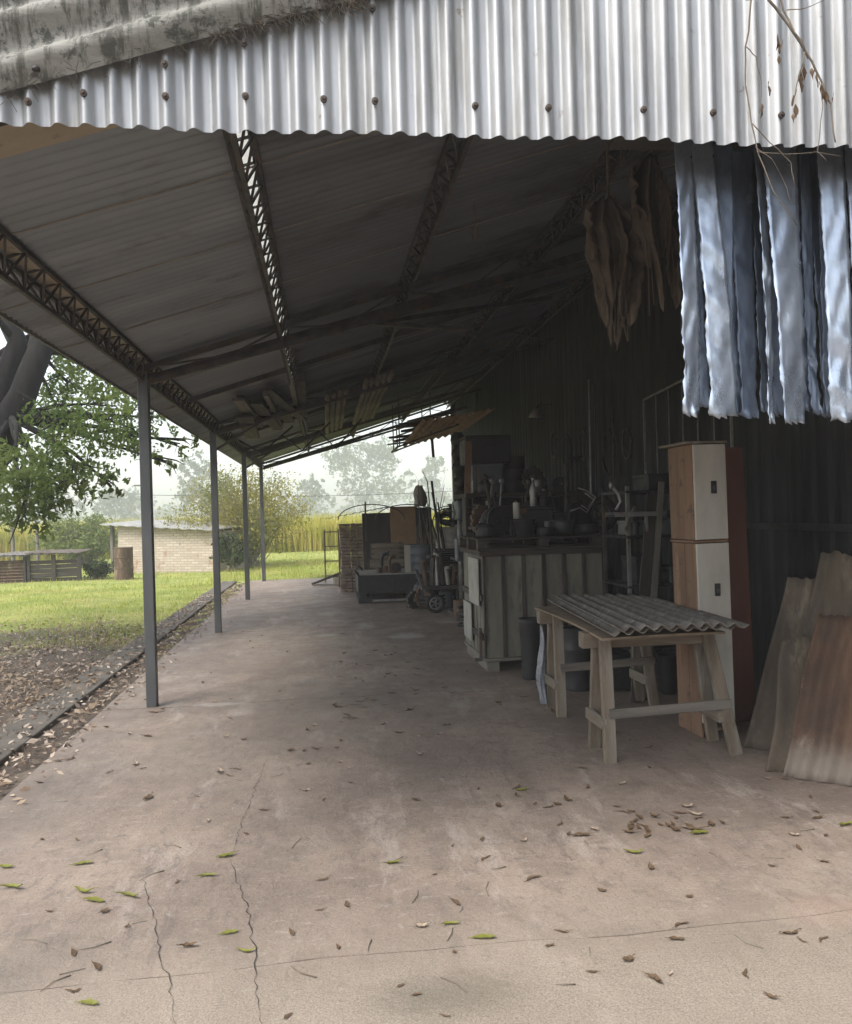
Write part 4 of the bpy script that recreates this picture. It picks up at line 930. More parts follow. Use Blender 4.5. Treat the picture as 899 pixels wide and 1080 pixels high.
# board shelf carrying the jars
zs = at(512, 560, 10.1).z; x0 = at(490, 560, 10.1).x; t = thing('shelf_unit', (x0+.3, 10.0, 0), 'low dark shelf unit holding jars in front of the work bench', 'shelf')
for z in (zs, at(512, 538, 10.1).z, at(512, 533, 10.1).z+.0): wbox(M['dwood_x'], x0, x0+.9, 9.98, 10.22, z-.022, z-.001, parent=t, name='board')
for x in (x0, x0+.86): wbox(M['dwood_z'], x, x+.03, 9.99, 10.21, 0, zs+.42, parent=t, name='upright')
# stacked dark pots at the wall end
c = at(485, 500, 14.2)
for k in range(5):
    z = at(485, 531, 14.2).z+.245*k; mb = MB(); t = thing('clay_pot', (c.x, 14.2, z), ['lowest', 'second lowest', 'middle', 'second highest', 'topmost'][k]+' round dark pot in the column by the wall end', 'pot', 'column of stacked round pots')
    mb.lathe((c.x+rnd.uniform(-.015, .015), 14.2, z), [(.06, 0), (.115, .05), (.135, .115), (.12, .18), (.075, .22), (.085, .244), (.065, .244)], 20); mb.build('body', M['darkgrey'], t, smooth=True)
zb = at(485, 531, 14.2).z; t = thing('plinth', (c.x, 14.2, 0), 'dark narrow stand under the column of stacked round pots', 'stand')
wbox(M['dwood_x'], c.x-.2, c.x+.2, 14.02, 14.38, zb-.03, zb-.001, parent=t, name='top')
for x in (c.x-.18, c.x+.14):
    for y in (14.04, 14.32): wbox(M['dwood_z'], x, x+.04, y, y+.04, 0, zb-.032, parent=t, name='leg')
# ---- white drum on the cart, tangle of wire, engine parts --------------
def cart():
    Y = 12.7; x0, x1 = at(447, 620, Y).x, at(497, 620, Y).x
    t = thing('hand_cart', ((x0+x1)/2, Y+.3, 0), 'low two wheeled hand cart loaded with pipes and scrap', 'cart')
    zb = .34
    mb = MB(); 
    for x in (x0+.05, x1): mb.bar((x, Y+.02, zb), (x, Y+1.0, zb), .05)
    for y in (Y, Y+.5, Y+1.0): mb.bar((x0, y, zb+.03), (x1+.05, y, zb+.03), .05, .03)
    mb.bar((x0, Y, zb+.03), (x0, Y+1.0, zb+.25), .04)
    mb.build('frame', M['steel'], t); wbox(M['dwood_y'], x0, x1+.04, Y, Y+1.0, zb+.047, zb+.07, parent=t, name='deck')
    for x, y in ((x0+.17, Y-.03), (x1-.02, Y-.03)):
        w = bpy.data.objects.new('wheel', None); C.objects.link(w); w.parent = t; w.location = Vector((x, y, .145))-t.location
        def ringm(): pass
        mb = MB(); n = 24
        for R0, R1, hw, nm, mt in ((.10, .145, .025, 'tyre', 'rubber'), (.075, .099, .015, 'rim', 'greysteel')):
            mb = MB(); vs = []
            for i in range(n):
                a = 2*math.pi*i/n
                for q, z in ((R0, -hw), (R1, -hw*.6), (R1, hw*.6), (R0, hw)): vs.append((x+q*math.cos(a), y+z, .146+q*math.sin(a)))
            mb.add(vs, [(i*4+j, ((i+1) % n)*4+j, ((i+1) % n)*4+(j+1) % 4, i*4+(j+1) % 4) for i in range(n) for j in range(4)])
            if nm == 'rim':
                for i in range(5):
                    a = 2*math.pi*i/5; mb.bar((x, y, .146), (x+.08*math.cos(a), y, .146+.08*math.sin(a)), .016)
            mb.build(nm, M[mt], w, smooth=(nm == 'tyre'))
    mb = MB(); mb.bar((x0+.52, Y-.02, 0), (x0+.52, Y-.02, zb), .03); mb.build('prop_leg', M['steel'], t)
    mb = MB(); a = at(482, 640, Y-.1); b2 = at(507, 522, Y+.1)
    mb.tube([(x1-.2, Y-.05, zb), ((x1-.2+b2.x)/2-.02, Y, .9), (b2.x, Y+.05, b2.z)], .014, 7); mb.build('handle', M['steel'], t, smooth=True)
    # load
    for k in range(7):
        xa = x0+.06+k*.085; hgt = rnd.uniform(.22, .52); mb = MB(); r = rnd.uniform(.03, .05); zz = zb+.071
        mb.tube([(xa, Y+.10+.04*(k % 2), zz), (xa+rnd.uniform(-.05, .05), Y+.14, zz+hgt)], r, 10)
        mb.lathe((xa+rnd.uniform(-.03, .03), Y+.13, zz+hgt*.9), [(r*1.25, 0), (r*1.25, .04)], 10)
        solo(mb, 'pipe_stub', M[['rust', 'steel', 'greysteel', 'dwood_z', 'palegrey', 'rust', 'darkgrey'][k]], ['reddish rusty pipe stub at the left edge of the cart', 'dark pipe stub second from the left on the cart', 'worn grey pipe stub left of the wooden one on the cart', 'wooden stub in the middle of the cart load', 'pale pipe stub right of the wooden one on the cart', 'rusty pipe stub right of the pale one on the cart', 'dark stub at the right edge of the cart'][k], 'pipe', 'pipe stubs loaded on the hand cart', smooth=False)
    return x0, x1, Y, zb+.072
hx0, hx1, hY, hz = cart()
# engine block on the cart
t = thing('engine_block', (hx0+.5, hY+.55, hz), 'dark finned engine block at the back of the hand cart', 'engine')
wbox(M['steel'], hx0+.22, hx0+.68, hY+.36, hY+.78, hz, hz+.30, parent=t, name='body', bevel=.02)
for k in range(6): wbox(M['darkgrey'], hx0+.25, hx0+.65, hY+.40, hY+.74, hz+.305+k*.035, hz+.325+k*.035, parent=t, name='fin', bevel=.003)
mb = MB(); mb.tube([(hx0+.3, hY+.355, hz+.15), (hx0+.3, hY+.28, hz+.15)], .09, 18); mb.build('flywheel', M['greysteel'], t)
# stand behind the cart with the white drum
zt_ = at(475, 578, 13.9).z; sx = at(475, 578, 14.0).x
t = thing('drum_stand', (sx, 14.0, 0), 'dark timber stand under the pale drum', 'stand')
wbox(M['dwood_x'], sx-.30, sx+.34, 13.75, 14.3, zt_-.04, zt_-.001, parent=t, name='top')
for x in (sx-.28, sx+.26):
    for y in (13.77, 14.22): wbox(M['dwood_z'], x, x+.06, y, y+.06, 0, zt_-.042, parent=t, name='leg')
wbox(M['black'], sx-.2, sx+.25, 13.9, 14.2, .0, .5, parent=t, name='inner_box')
pot(459, 493, 556, 14.0, zt_, M['palegrey'], 'drum', 'pale cut down drum holding a tangle of dark wire', 'drum', 'drum')
zw = at(475, 556, 14.0).z; mb = MB()
for k in range(22):
    a0 = rnd.uniform(0, 6.28); r = rnd.uniform(.12, .25); tl = rnd.uniform(.2, 1.3); cx_ = sx+rnd.uniform(-.05, .02); pts = []
    for i in range(15):
        a = a0+i*.45; pts.append((cx_+r*math.cos(a)*(1+.1*math.sin(i*2+k)), 14.0+r*math.sin(a)*math.cos(tl)*.9, zw+.06+r*.55+r*.8*math.sin(a)*math.sin(tl)))
    mb.tube(pts, .008, 5)
solo(mb, 'wire_tangle', M['darkgrey'], 'tangled coil of dark wire heaped in the pale drum', 'wire', smooth=True)
x0, x1, z0, z1 = box_at(482, 568, 502, 592, 11.9); t = thing('metal_plate_box', ((x0+x1)/2, 11.95, z0), 'small square dark box on a post in front of the pale drum', 'box')
wbox(M['bluegrey'], x0, x1, 11.9, 12.1, z0, z1, parent=t, name='body', bevel=.01); wbox(M['darkgrey'], x0+.03, x1-.03, 11.888, 11.899, z0+.03, z1-.03, parent=t, name='door'); mb = MB(); mb.bar(((x0+x1)/2, 12.0, 0), ((x0+x1)/2, 12.0, z0-.001), .05); mb.build('post', M['steel'], t)
# heap of branches and rods between drum and panels
mb = MB()
for k in range(22):
    a = at(rnd.uniform(446, 466), 605, 14.9); b2 = at(rnd.uniform(440, 482), rnd.uniform(500, 570), 14.9)
    mb.tube([(a.x, 14.9+rnd.uniform(-.1, .2), .0), (a.x*.5+b2.x*.5+rnd.uniform(-.1, .1), 14.95, b2.z*.55), (b2.x, 15.0+rnd.uniform(-.1, .2), b2.z)], [.016, .012, .005], 5)
solo(mb, 'stick_heap', M['twig'], 'upright heap of sticks and rods beside the tan panel', 'sticks', smooth=True)
mb = MB(); P_ = [at(*p, 15.1) for p in ((452, 560), (453, 530), (451, 508), (446, 497))]; mb.tube(P_, [.014, .012, .01, .005], 6); solo(mb, 'bent_rod', M['steel'], 'single dark bent rod standing tallest above the tan panel', 'rod', smooth=True)
# ---- trailer platform with drum ----------------------------------------
def platform():
    Y = 14.45; x0, x1 = at(378, 620, Y).x, at(462, 620, Y).x; zt = at(420, 606, Y).z; zb = at(420, 625, Y).z
    t = thing('trailer_platform', ((x0+x1)/2, Y+.6, 0), 'low dark trailer platform on stubby supports', 'trailer')
    wbox(M['darkgrey'], x0, x1, Y, Y+.04, zb, zt, parent=t, name='side_rail', bevel=.006); wbox(M['darkgrey'], x0, x1, Y+1.2, Y+1.24, zb, zt, parent=t, name='side_rail', bevel=.006)
    wbox(M['darkgrey'], x0, x0+.04, Y+.041, Y+1.199, zb, zt, parent=t, name='side_rail', bevel=.006)
    wbox(M['palegrey'], x0+.02, x1, Y+.02, Y+1.22, zt+.001, zt+.022, parent=t, name='deck')
    for x in (x0+.02, x1-.16):
        for y in (Y+.02, Y+1.05): wbox(M['black'], x, x+.13, y, y+.15, .09, zb-.001, parent=t, name='support')
        wbox(M['black'], x-.02, x+.22, Y-.02, Y+1.25, 0, .089, parent=t, name='skid')
    wbox(M['greysteel'], x0+.12, x1, Y-.004, Y+.03, .02, .06, parent=t, name='tie_bar')
    wbox(M['black'], x0+.8*(x1-x0)*.55, x0+.8*(x1-x0)*.55+.03, Y-.012, Y-.001, zb, zt-.02, parent=t, name='stake_pocket')
    mb = MB(); mb.tube([(x0+.02, Y+.05, zt), (x0-.05, Y-.02, zt+.1), (x0+.02, Y-.04, zt+.18), (x0+.08, Y, zt+.1)], .022, 8); mb.build('hook', M['steel'], t, smooth=True)
    return x0, x1, Y, zt+.023
tx0, tx1, tY, tz = platform()
pot(428, 458, 574, 14.85, tz, M['bluegrey'], 'drum', 'blue grey steel drum standing on the trailer platform', 'drum', 'drum')
mb = MB(); x0, x1, z0, z1 = box_at(427, 575, 433, 604, 14.62); mb.box(x0, x1, 14.6, 14.62, tz, z1); solo(mb, 'drum_lit_strip', M['white'], 'white strip standing in for the lit left side of the blue grey drum', 'board', bevel=.003)  # added strip, its white stands for light on the drum's left side
# slatted crates behind the platform
def slat_crate(px0, px1, pt, pb, Y, label, n, m='dwood_x', z0=None):
    x0, x1, zb, zt = box_at(px0, pt, px1, pb, Y); zb = zb if z0 is None else z0; t = thing('slatted_crate', ((x0+x1)/2, Y+.25, zb), label, 'crate', 'slatted crates')
    for y in (Y, Y+.48):
        for k in range(n): 
            s = (zt-zb)/n; wbox(M[m], x0, x1, y, y+.016, zb+k*s+.01, zb+(k+1)*s-.012, parent=t, name='slat')
    for x in (x0+.001, x1-.045):
        for y in (Y+.018, Y+.435): wbox(M['dwood_z'], x, x+.044, y, y+.044, zb, zt, parent=t, name='corner_post')
    wbox(M['dwood_x'], x0+.05, x1-.05, Y+.02, Y+.475, zb+.01, zb+.025, parent=t, name='bottom_board')
    return zt
z1_ = slat_crate(391, 427, 589, 620, 15.75, 'lower brown slatted crate behind the trailer platform', 4, 'wood_x', 0)
slat_crate(392, 426, 573, 588, 15.75, 'upper brown slatted crate stacked on the lower one', 3, 'wood_x', z1_+.002)
# panels
def upright(px0, px1, pt, Y, m, label, th=.03, rz=0, name='panel', lean=.15, batten=None):
    x0, x1, _, zt = box_at(px0, pt, px1, 600, Y); t = thing(name, ((x0+x1)/2, Y, 0), label, 'panel', None)
    mb = MB(); mb.add([(x0, Y, 0), (x1, Y, 0), (x1, Y+th, 0), (x0, Y+th, 0), (x0, Y+lean, zt), (x1, Y+lean, zt), (x1, Y+lean+th, zt), (x0, Y+lean+th, zt)], [(3, 2, 1, 0), (4, 5, 6, 7), (0, 1, 5, 4), (1, 2, 6, 5), (2, 3, 7, 6), (3, 0, 4, 7)])
    mb.build('board', M[m], t, bevel=.004)
    for f in (.25, .8): mb = MB(); mb.bar((x0, Y+lean*f-.014, zt*f), (x1, Y+lean*f-.014, zt*f), .022, .06, (0, 0, 1)); mb.build('cross_batten', M[batten or m], t); return t
upright(383, 414, 541, 16.4, 'dwood_z', 'dark plank panel between the brick stack and the tan panel')
upright(413, 442, 534, 16.2, 'tan', 'tan wooden panel standing behind the blue grey drum', batten='twood_x')
upright(440, 457, 535, 16.0, 'darkgrey', 'dark narrow panel right of the tan panel')
zt = at(442, 534, 16.3).z
mb = MB(); c = at(443, 525, 16.35); mb.grid(18, 12, lambda u, v: (c.x+(.10+.05*math.sin(v*3.1))*(1+.18*math.sin(u*19+v*5))*math.cos(2*math.pi*u)*(1-.3*v), 16.36+.09*math.sin(2*math.pi*u), zt+v*.40+.02*math.sin(u*12)))
solo(mb, 'sack', M['palegrey'], 'crumpled whitish sack perched on top of the panels', 'sack', smooth=True)
# brick stack
def bricks():
    x0, x1, z0, z1 = box_at(358, 549, 384, 625, 16.7); t = thing('brick_stack', ((x0+x1)/2, 16.9, 0), 'tall narrow stack of old dark bricks under a sheet of tin', 'bricks', None)
    g = M['brick'] = pm('old_brick', (.30, .225, .18), (.16, .125, .10), 6, .95, c3=(.38, .29, .23), thr=.6, sc3=3, bs=.6)
    rows = int(z1/.068); mb = MB(); nn = 0; pal = (x1-x0)
    for r in range(rows):
        bow = -.035*math.sin(r/rows*3.1)*-1; z = r*.068; cuts = 4
        for q in range(3):
            for k in range(cuts):
                w = pal/cuts; a = x0+k*w+(bow if k == 0 else 0)
                mb.box(a+.009, a+w-.012, 16.7+q*.23+rnd.uniform(0, .03), 16.7+q*.23+.205, z+.007, z+.061, .006)
    mb.build('bricks', g, t)
bricks()
a, b2 = at(344, 548, 16.6), at(412, 535, 16.6); mb = MB(); mb.grid(40, 6, lambda u, v: (a.x+(b2.x-a.x)*u, 16.5+v*.9, a.z+.0+(b2.z-a.z)*u+.012*math.cos(u*55)+.016))
solo(mb, 'tin_sheet', M['darkgrey'], 'sloping sheet of tin lying across the top of the brick stack', 'roofing sheet', solid=.006)
for k, (px, Y) in enumerate(((392, 16.0), (431, 16.0))):
    mb = MB(); q = [at(px+22*math.cos(math.pi*i/14)*1.6, 548-16*math.sin(math.pi*i/14), Y) for i in range(15)]; mb.tube(q, .011, 6); solo(mb, 'bent_hoop', M['steel'], ['thin bent hoop arching above the brick stack', 'thin bent hoop arching in front of the tan panel'][k], 'hoop', 'bent wire hoops', smooth=True)
mb = MB(); a = at(386, 530, 16.1); mb.bar((a.x, 16.35, 1.0), (a.x, 16.35, a.z+.02), .03); solo(mb, 'stake', M['steel'], 'short dark stake upright beside the brick stack', 'stake')
# ladder and ramp at the far end
def ladder():
    Y = 19.3; xa, xb = at(343, 590, Y).x, at(358, 590, Y).x; zt = at(345, 559, Y).z; t = thing('metal_ladder', ((xa+xb)/2, Y, 0), 'short metal ladder standing beside the brick stack', 'ladder')
    for x in (xa, xb):
        mb = MB(); mb.bar((x, Y, -.0), (x, Y+.1, zt), .035); mb.build('stile', M['wood_z'], t)
    for k in range(4):
        z = zt*(.12+.28*k); mb = MB(); mb.bar((xa+.018, Y+.1*z/zt, z), (xb-.018, Y+.1*z/zt, z), .028); mb.build('rung', M['wood_z'], t)
ladder()
a, b2 = at(331, 616, 18.6), at(358, 606, 18.4); mb = MB(); mb.bar((a.x, 18.7, .03), (b2.x+.15, 18.5, .30), .32, .045); o = solo(mb, 'ramp_plank', M['dwood_x'], 'dark plank sloping up like a ramp at the foot of the ladder', 'plank', bevel=.005)
a = at(358, 622, 18.0); mb = MB(); mb.bar((a.x, 17.9, 0), (a.x+.05, 17.4, 1.1), .03); solo(mb, 'pole', M['wood_z'], 'thin brown pole leaning on the edge of the brick stack', 'pole')
wb = MB(); wb.box(at(352, 612, 18.5).x, at(352, 612, 18.5).x+.35, 18.35, 18.7, 0, .17, .01); solo(wb, 'stone_block', M['mortar'], 'rough block propping the ramp plank', 'block', bevel=.02)
# ---- overhead rack of reddish sheets and sticks -------------------------
def overhead():
    Y = 15.2; t = thing('overhead_rack', (2.4, Y, 3.2), 'reddish tin awning hung below the roof at the far end', 'awning')
    a, b2 = at(420, 468, Y), at(520, 431, Y)
    mb = MB(); NL, NR, FL, FR = at(446, 443, 14.2), at(523, 431, 14.2), at(424, 471, 16.6), at(487, 456, 16.6)
    mb.grid(110, 6, lambda u, v: (lambda p: (p.x, p.y, p.z+.022*math.cos(u*56)))(NL.lerp(NR, u).lerp(FL.lerp(FR, u), v))); mb.build('tin_sheet', M['redtin'], t, solid=.006)
    mb = MB()
    for y in (Y+.1, Y+1.4):
        mb.bar((a.x, y, a.z-.05), (b2.x, y, b2.z-.05), .03)
        for f in (0.02, .35, .98):
            x = a.x+(b2.x-a.x)*f; mb.bar((x, y, a.z+(b2.z-a.z)*f-.05), (x, y, RZ(x)-.05), .022)
    mb.bar((a.x, Y+.1, a.z-.05), (a.x, Y+1.4, a.z-.05), .03); mb.bar((a.x, Y+.1, a.z-.05), (a.x-.02, Y+.1, a.z+.42), .02)
    mb.build('hanger', M['steel'], t)
    c = at(457, 482, Y); mb = MB(); mb.bar((c.x, Y+.1, at(452, 462, Y).z), (c.x+.02, Y+.1, c.z), .05, .02); mb.build('bracket', M['steel'], t)
    lab = ['longest', 'thickest', 'palest', 'shortest', 'crooked thin', 'dark straight', 'split grey', 'thin brown']
    for k in range(8):
        f = .02+.07*k; x = a.x+(b2.x-a.x)*f; z = a.z+(b2.z-a.z)*f+.07+.02*(k % 2); L_ = [2.1, 1.7, 1.6, 1.2, 1.5, 1.8, 1.6, 1.4][k]; r = [.03, .045, .03, .03, .018, .03, .032, .02][k]
        mb = MB(); y0 = Y-.45+rnd.uniform(-.2, .3); p = NL.lerp(FL, (k+.5)/8)+Vector((0, 0, .03+r)); q = p+Vector((rnd.uniform(.5, .9), -.15, .16)); e = p+Vector((-.22-.07*(k % 3), rnd.uniform(-.1, .25), -.03+rnd.uniform(-.05, .05))); mb.tube([q, p+Vector((0, 0, .04 if k == 4 else 0)), e], [r, r*.95, r*.8], 7)
        solo(mb, 'stored_pole', M[['gwood_y', 'dwood_y', 'wood_y', 'dwood_y', 'twig', 'dwood_y', 'gwood_y', 'dwood_y'][k]], lab[k]+' pole lying on the reddish tin awning', 'pole', 'poles laid on the awning', smooth=True)
overhead()
# ---- timber and sheets stored in the rafters ----------------------------
labs = ['widest dark board', 'grey board with pale edge', 'narrow dark board', 'square ended dark board', 'long grey batten', 'short dark board', 'crooked dark board', 'thin grey batten', 'dark beam']
for k in range(9):
    px = 228+k*7.5; x = -1.02+k*.098; z = RZ(x)-.17+.035*(k % 3); y0 = 10.3+rnd.uniform(-.8, .5); L_ = rnd.uniform(2.6, 3.9); an = rnd.uniform(-.12, .12)
    mb = MB(); mb.bar((x-an*L_/2, y0, z), (x+an*L_/2, y0+L_, z+rnd.uniform(-.02, .03)), [.22, .14, .08, .15, .06, .16, .12, .05, .11][k], [.03, .03, .03, .025, .04, .03, .03, .04, .10][k])
    solo(mb, 'stored_board', M[['dwood_y', 'gwood_y', 'dwood_y', 'dwood_y', 'gwood_y', 'dwood_y', 'dwood_y', 'gwood_y', 'dwood_y'][k]], labs[k]+' in the jumble stored on the trusses above the second post', 'board', 'boards stored in the rafters', bevel=.003)
for grp, (xc, y0, L_, n, nm) in enumerate(((.10, 11.2, 5.2, 4, 'left'), (.62, 11.0, 5.4, 5, 'right'))):
    for k in range(n):
        x = xc+k*.085; z = RZ(x)-.20+.01*(k % 2); mb = MB(); mb.tube([(x, y0+.1*(k % 2), z), (x+.02, y0+L_, z-.02)], .038, 10)
        solo(mb, 'stored_pipe', M['wood_y'] if k != 1 else M['gwood_y'], f'tan round pole in the {"smaller bundle of poles, nearer the second post" if grp == 0 else "larger bundle of poles, nearer the tin wall"}', 'pole', 'tan poles in the smaller rafter bundle' if grp == 0 else 'tan poles in the larger rafter bundle', smooth=True)
# thin hoses and rope hanging there
for k in range(3):
    x = -.75+k*.55; mb = MB(); y0 = 12+k*1.1; mb.tube([(x-.4, y0, RZ(x-.4)-.32), (x-.1, y0+.1, RZ(x)-.62-.06*k), (x+.35, y0+.2, RZ(x+.35)-.34)], .014, 6)
    solo(mb, 'hose', M['rubber'], ['short black hose sagging below the stored boards', 'black hose sagging above the third post', 'longest sagging black hose near the bundles of poles'][k], 'hose', 'hoses sagging from the trusses', smooth=True)

for k in range(14):
    a, b2 = at(rnd.uniform(448, 500), 630, 13.6), at(rnd.uniform(446, 508), rnd.uniform(505, 590), 13.9)
    mb = MB(); mb.tube([(a.x, 13.45+.02*k, 0), (a.x*.45+b2.x*.55+rnd.uniform(-.05, .05), 13.55+.02*k, b2.z*.55), (b2.x, 13.62+.02*k, b2.z)], rnd.choice((.010, .014, .02)), 6)
    solo(mb, 'metal_bar', M[rnd.choice(('steel', 'rust', 'greysteel', 'darkgrey'))], 'thin metal bar leaning upright among the scrap behind the hand cart', 'bar', 'metal bars behind the hand cart', smooth=True)

# ---- small scrap in heaps -----------------------------------------------
def scrap_bases():
    out = {}
    mb = MB(); mb.lathe((0, 0, 0), [(.045, 0), (.047, .006), (.045, .012), (.045, .10), (.047, .106), (.045, .112), (.040, .112), (.040, .03)], 16); out['tin_can'] = (mb, ['greysteel', 'rust', 'darkgrey'])
    mb = MB(); n = 20; pr = [(.02, -.02), (.09, -.025), (.095, -.012), (.075, 0), (.095, .012), (.09, .025), (.02, .02)]; vs = []
    for i in range(n):
        a = 2*math.pi*i/n; vs += [(r*math.cos(a), y, .095+r*math.sin(a)) for r, y in pr]
    k = len(pr); mb.add(vs, [(i*k+j, ((i+1) % n)*k+j, ((i+1) % n)*k+(j+1) % k, i*k+(j+1) % k) for i in range(n) for j in range(k)]); out['pulley'] = (mb, ['steel', 'darkgrey', 'rust'])
    mb = MB(); n = 36; vs = []
    for i in range(n):
        a = 2*math.pi*i/n; r = .10 if i % 3 else .085
        vs += [(q*math.cos(a), y, .10+q*math.sin(a)) for q, y in ((.03, -.015), (r, -.015), (r, .015), (.03, .015))]
    mb.add(vs, [(i*4+j, ((i+1) % n)*4+j, ((i+1) % n)*4+(j+1) % 4, i*4+(j+1) % 4) for i in range(n) for j in range(4)]); out['gear'] = (mb, ['steel', 'rust'])
    mb = MB(); mb.tube([(0, 0, 0), (0, 0, .16), (.03, 0, .20), (.09, 0, .21)], .022, 9); mb.lathe((0, 0, 0), [(.04, 0), (.04, .025), (.024, .03)], 12); mb.tube([(.085, 0, .21), (.10, 0, .21)], .034, 10); out['pipe_elbow'] = (mb, ['darkgrey', 'greysteel', 'rust'])
    mb = MB(); mb.lathe((0, 0, 0), [(.07, 0), (.085, .02), (.09, .10), (.075, .13), (.04, .15), (.035, .17), (.045, .175), (.045, .19), (.02, .195)], 16); mb.bar((-.1, 0, .09), (.1, 0, .09), .02); out['motor_housing'] = (mb, ['darkgrey', 'bluegrey', 'steel'])
    mb = MB(); n = 40; mb.tube([((.09+.012*math.sin(i*1.7))*math.cos(i*.55), (.09+.01*math.cos(i*2.3))*math.sin(i*.55), .012+.0022*i) for i in range(n)], .008, 6); out['cable_coil'] = (mb, ['rubber', 'black'])
    res = {}
    for nm, (mb, ms) in out.items():
        res[nm] = []
        for q in ms:
            me = bpy.data.meshes.new(nm); me.from_pydata(mb.v, [], mb.f); me.materials.append(M[q]); res[nm].append(me)
    return res
SB = scrap_bases(); CAT = {'tin_can': 'can', 'pulley': 'pulley', 'gear': 'gear', 'pipe_elbow': 'pipe fitting', 'motor_housing': 'motor', 'cable_coil': 'cable'}
TXT = {'tin_can': 'old tin can', 'pulley': 'grooved metal pulley', 'gear': 'toothed gear wheel', 'pipe_elbow': 'bent pipe fitting', 'motor_housing': 'small motor housing', 'cable_coil': 'small coil of dark cable'}
def scrap(n, fx, fy, fz, where, s0=.8, s1=1.5):
    for k in range(n):
        nm = rnd.choice(list(SB)); o = bpy.data.objects.new(nm, rnd.choice(SB[nm])); C.objects.link(o); s = rnd.uniform(s0, s1)
        x, y = fx(), fy(); o.location = (x, y, fz(x, y)+.002); o.scale = (s, s, s*rnd.uniform(.8, 1.3)); o.rotation_euler = (0, 0, rnd.uniform(-.9, .9))
        tag(o, TXT[nm]+' '+where, CAT[nm], TXT[nm]+'s '+where)
U = rnd.uniform
scrap(16, lambda: U(1.56, 2.62), lambda: U(8.12, 8.9), lambda x, y: CT, 'in the clutter on top of the pallet')
scrap(14, lambda: U(bx0+.05, bx1-.1), lambda: U(10.3, 10.95), lambda x, y: bz, 'on the cluttered work bench')
scrap(8, lambda: U(hx0+.1, hx1), lambda: U(hY+.85, hY+1.0), lambda x, y: hz+.001, 'at the back of the hand cart', .9, 1.6)
scrap(7, lambda: U(tx0+.15, tx0+.75), lambda: U(tY+.1, tY+.35), lambda x, y: tz, 'on the deck of the trailer platform', .8, 1.3)
scrap(8, lambda: U(rx0+.05, rx1-.1), lambda: U(ry0+.02, ry0+.05), lambda x, y: 1.303, 'at the front of the rack shelf', .5, .9)
scrap(14, lambda: U(1.35, 1.95), lambda: U(13.2, 13.9), lambda x, y: 0, 'on the floor between the cart and the drum stand', 1.2, 2.4)
scrap(10, lambda: U(1.7, 2.3), lambda: U(10.0, 12.2), lambda x, y: 0, 'on the floor between the crate and the hand cart', 1.4, 2.6)
scrap(14, lambda: U(2.0, 3.1), lambda: U(9.3, 12.0), lambda x, y: 0, 'on the floor behind the planked crate', 1.2, 2.6)
for k in range(16):
    x, y = U(2.1, 3.1), U(9.3, 12.4); h = U(.9, 2.1); mb = MB()
    p0, p1 = Vector((x, y, 0)), Vector((min(3.2, x+U(-.25, .35)), y+U(-.2, .3), h))
    if k % 2: mb.bar(p0, p1, U(.03, .08), .02, (0, 1, 0))
    else: mb.tube([p0, p0.lerp(p1, .5)+Vector((U(-.03, .03), 0, 0)), p1], U(.01, .025), 7)
    solo(mb, 'leaning_bar', M[rnd.choice(('steel', 'dwood_z', 'rust', 'darkgrey', 'gwood_z'))], 'bar leaning in the dark between the work bench and the wall' if y > 10.6 else 'bar standing in the dark just behind the planked crate', 'bar', 'bars leaning by the work bench' if y > 10.6 else 'bars behind the planked crate')
for k in range(9):
    x = U(1.6, 2.6); y = U(8.5, 8.95); h = U(.25, .62); mb = MB(); p0, p1 = Vector((x, y, CT)), Vector((x+U(-.12, .12), y+.03, CT+h))
    mb.tube([p0, p1], U(.007, .016), 7); mb.lathe((p1.x, p1.y, p1.z-.02), [(.02, 0), (.03, .015), (.03, .04), (.012, .06)], 10)
    solo(mb, 'hand_tool', M[rnd.choice(('steel', 'darkgrey', 'dwood_z', 'greysteel'))], 'long handled tool standing up in the clutter on the pallet', 'tool', 'tools standing on the pallet', smooth=False)

# ---- heavier machines in the dark --------------------------------------
t = thing('drill_press', (2.05, 12.35, 0), 'tall dark drill press standing behind the hand cart', 'drill press')
wbox(M['steel'], 1.85, 2.25, 12.15, 12.6, 0, .06, parent=t, name='base', bevel=.01)
mb = MB(); mb.tube([(2.05, 12.45, .061), (2.05, 12.45, 1.72)], .045, 14); mb.build('column', M['greysteel'], t, smooth=True)
wbox(M['darkgrey'], 1.9, 2.2, 12.12, 12.56, .82, .86, parent=t, name='table', bevel=.008)
wbox(M['bluegrey'], 1.95, 2.15, 12.05, 12.62, 1.42, 1.70, parent=t, name='head', bevel=.03)
mb = MB(); mb.lathe((2.05, 12.15, 1.22), [(.012, 0), (.022, .06), (.03, .08), (.03, .199)], 12); mb.build('spindle', M['steel'], t, smooth=True)
mb = MB()
for k in range(3):
    a = 2*math.pi*k/3+.3; mb.tube([(1.94, 12.25, 1.52), (1.90, 12.25+.17*math.cos(a), 1.52+.17*math.sin(a))], .009, 6)
mb.build('feed_handle', M['steel'], t)
def oil_drum(x, y, z, m, label):
    t = thing('oil_drum', (x, y, z), label, 'drum', 'oil drums by the wall'); mb = MB()
    mb.lathe((x, y, z), [(.275, 0), (.285, .015), (.275, .03), (.275, .28), (.288, .295), (.275, .31), (.275, .57), (.288, .585), (.275, .60), (.275, .84), (.285, .855), (.278, .87), (.26, .87), (.26, .85)], 28); mb.build('body', M[m], t, smooth=True)
    mb = MB(); mb.lathe((x+.15, y, z), [(.03, .851), (.03, .865), (.02, .867)], 12); mb.build('bung', M['steel'], t)
oil_drum(2.72, 12.9, 0, 'darkgrey', 'dark oil drum on the floor behind the drill press')
oil_drum(2.72, 12.9, .872, 'bluegrey', 'blue grey oil drum stacked on the dark one behind the drill press')
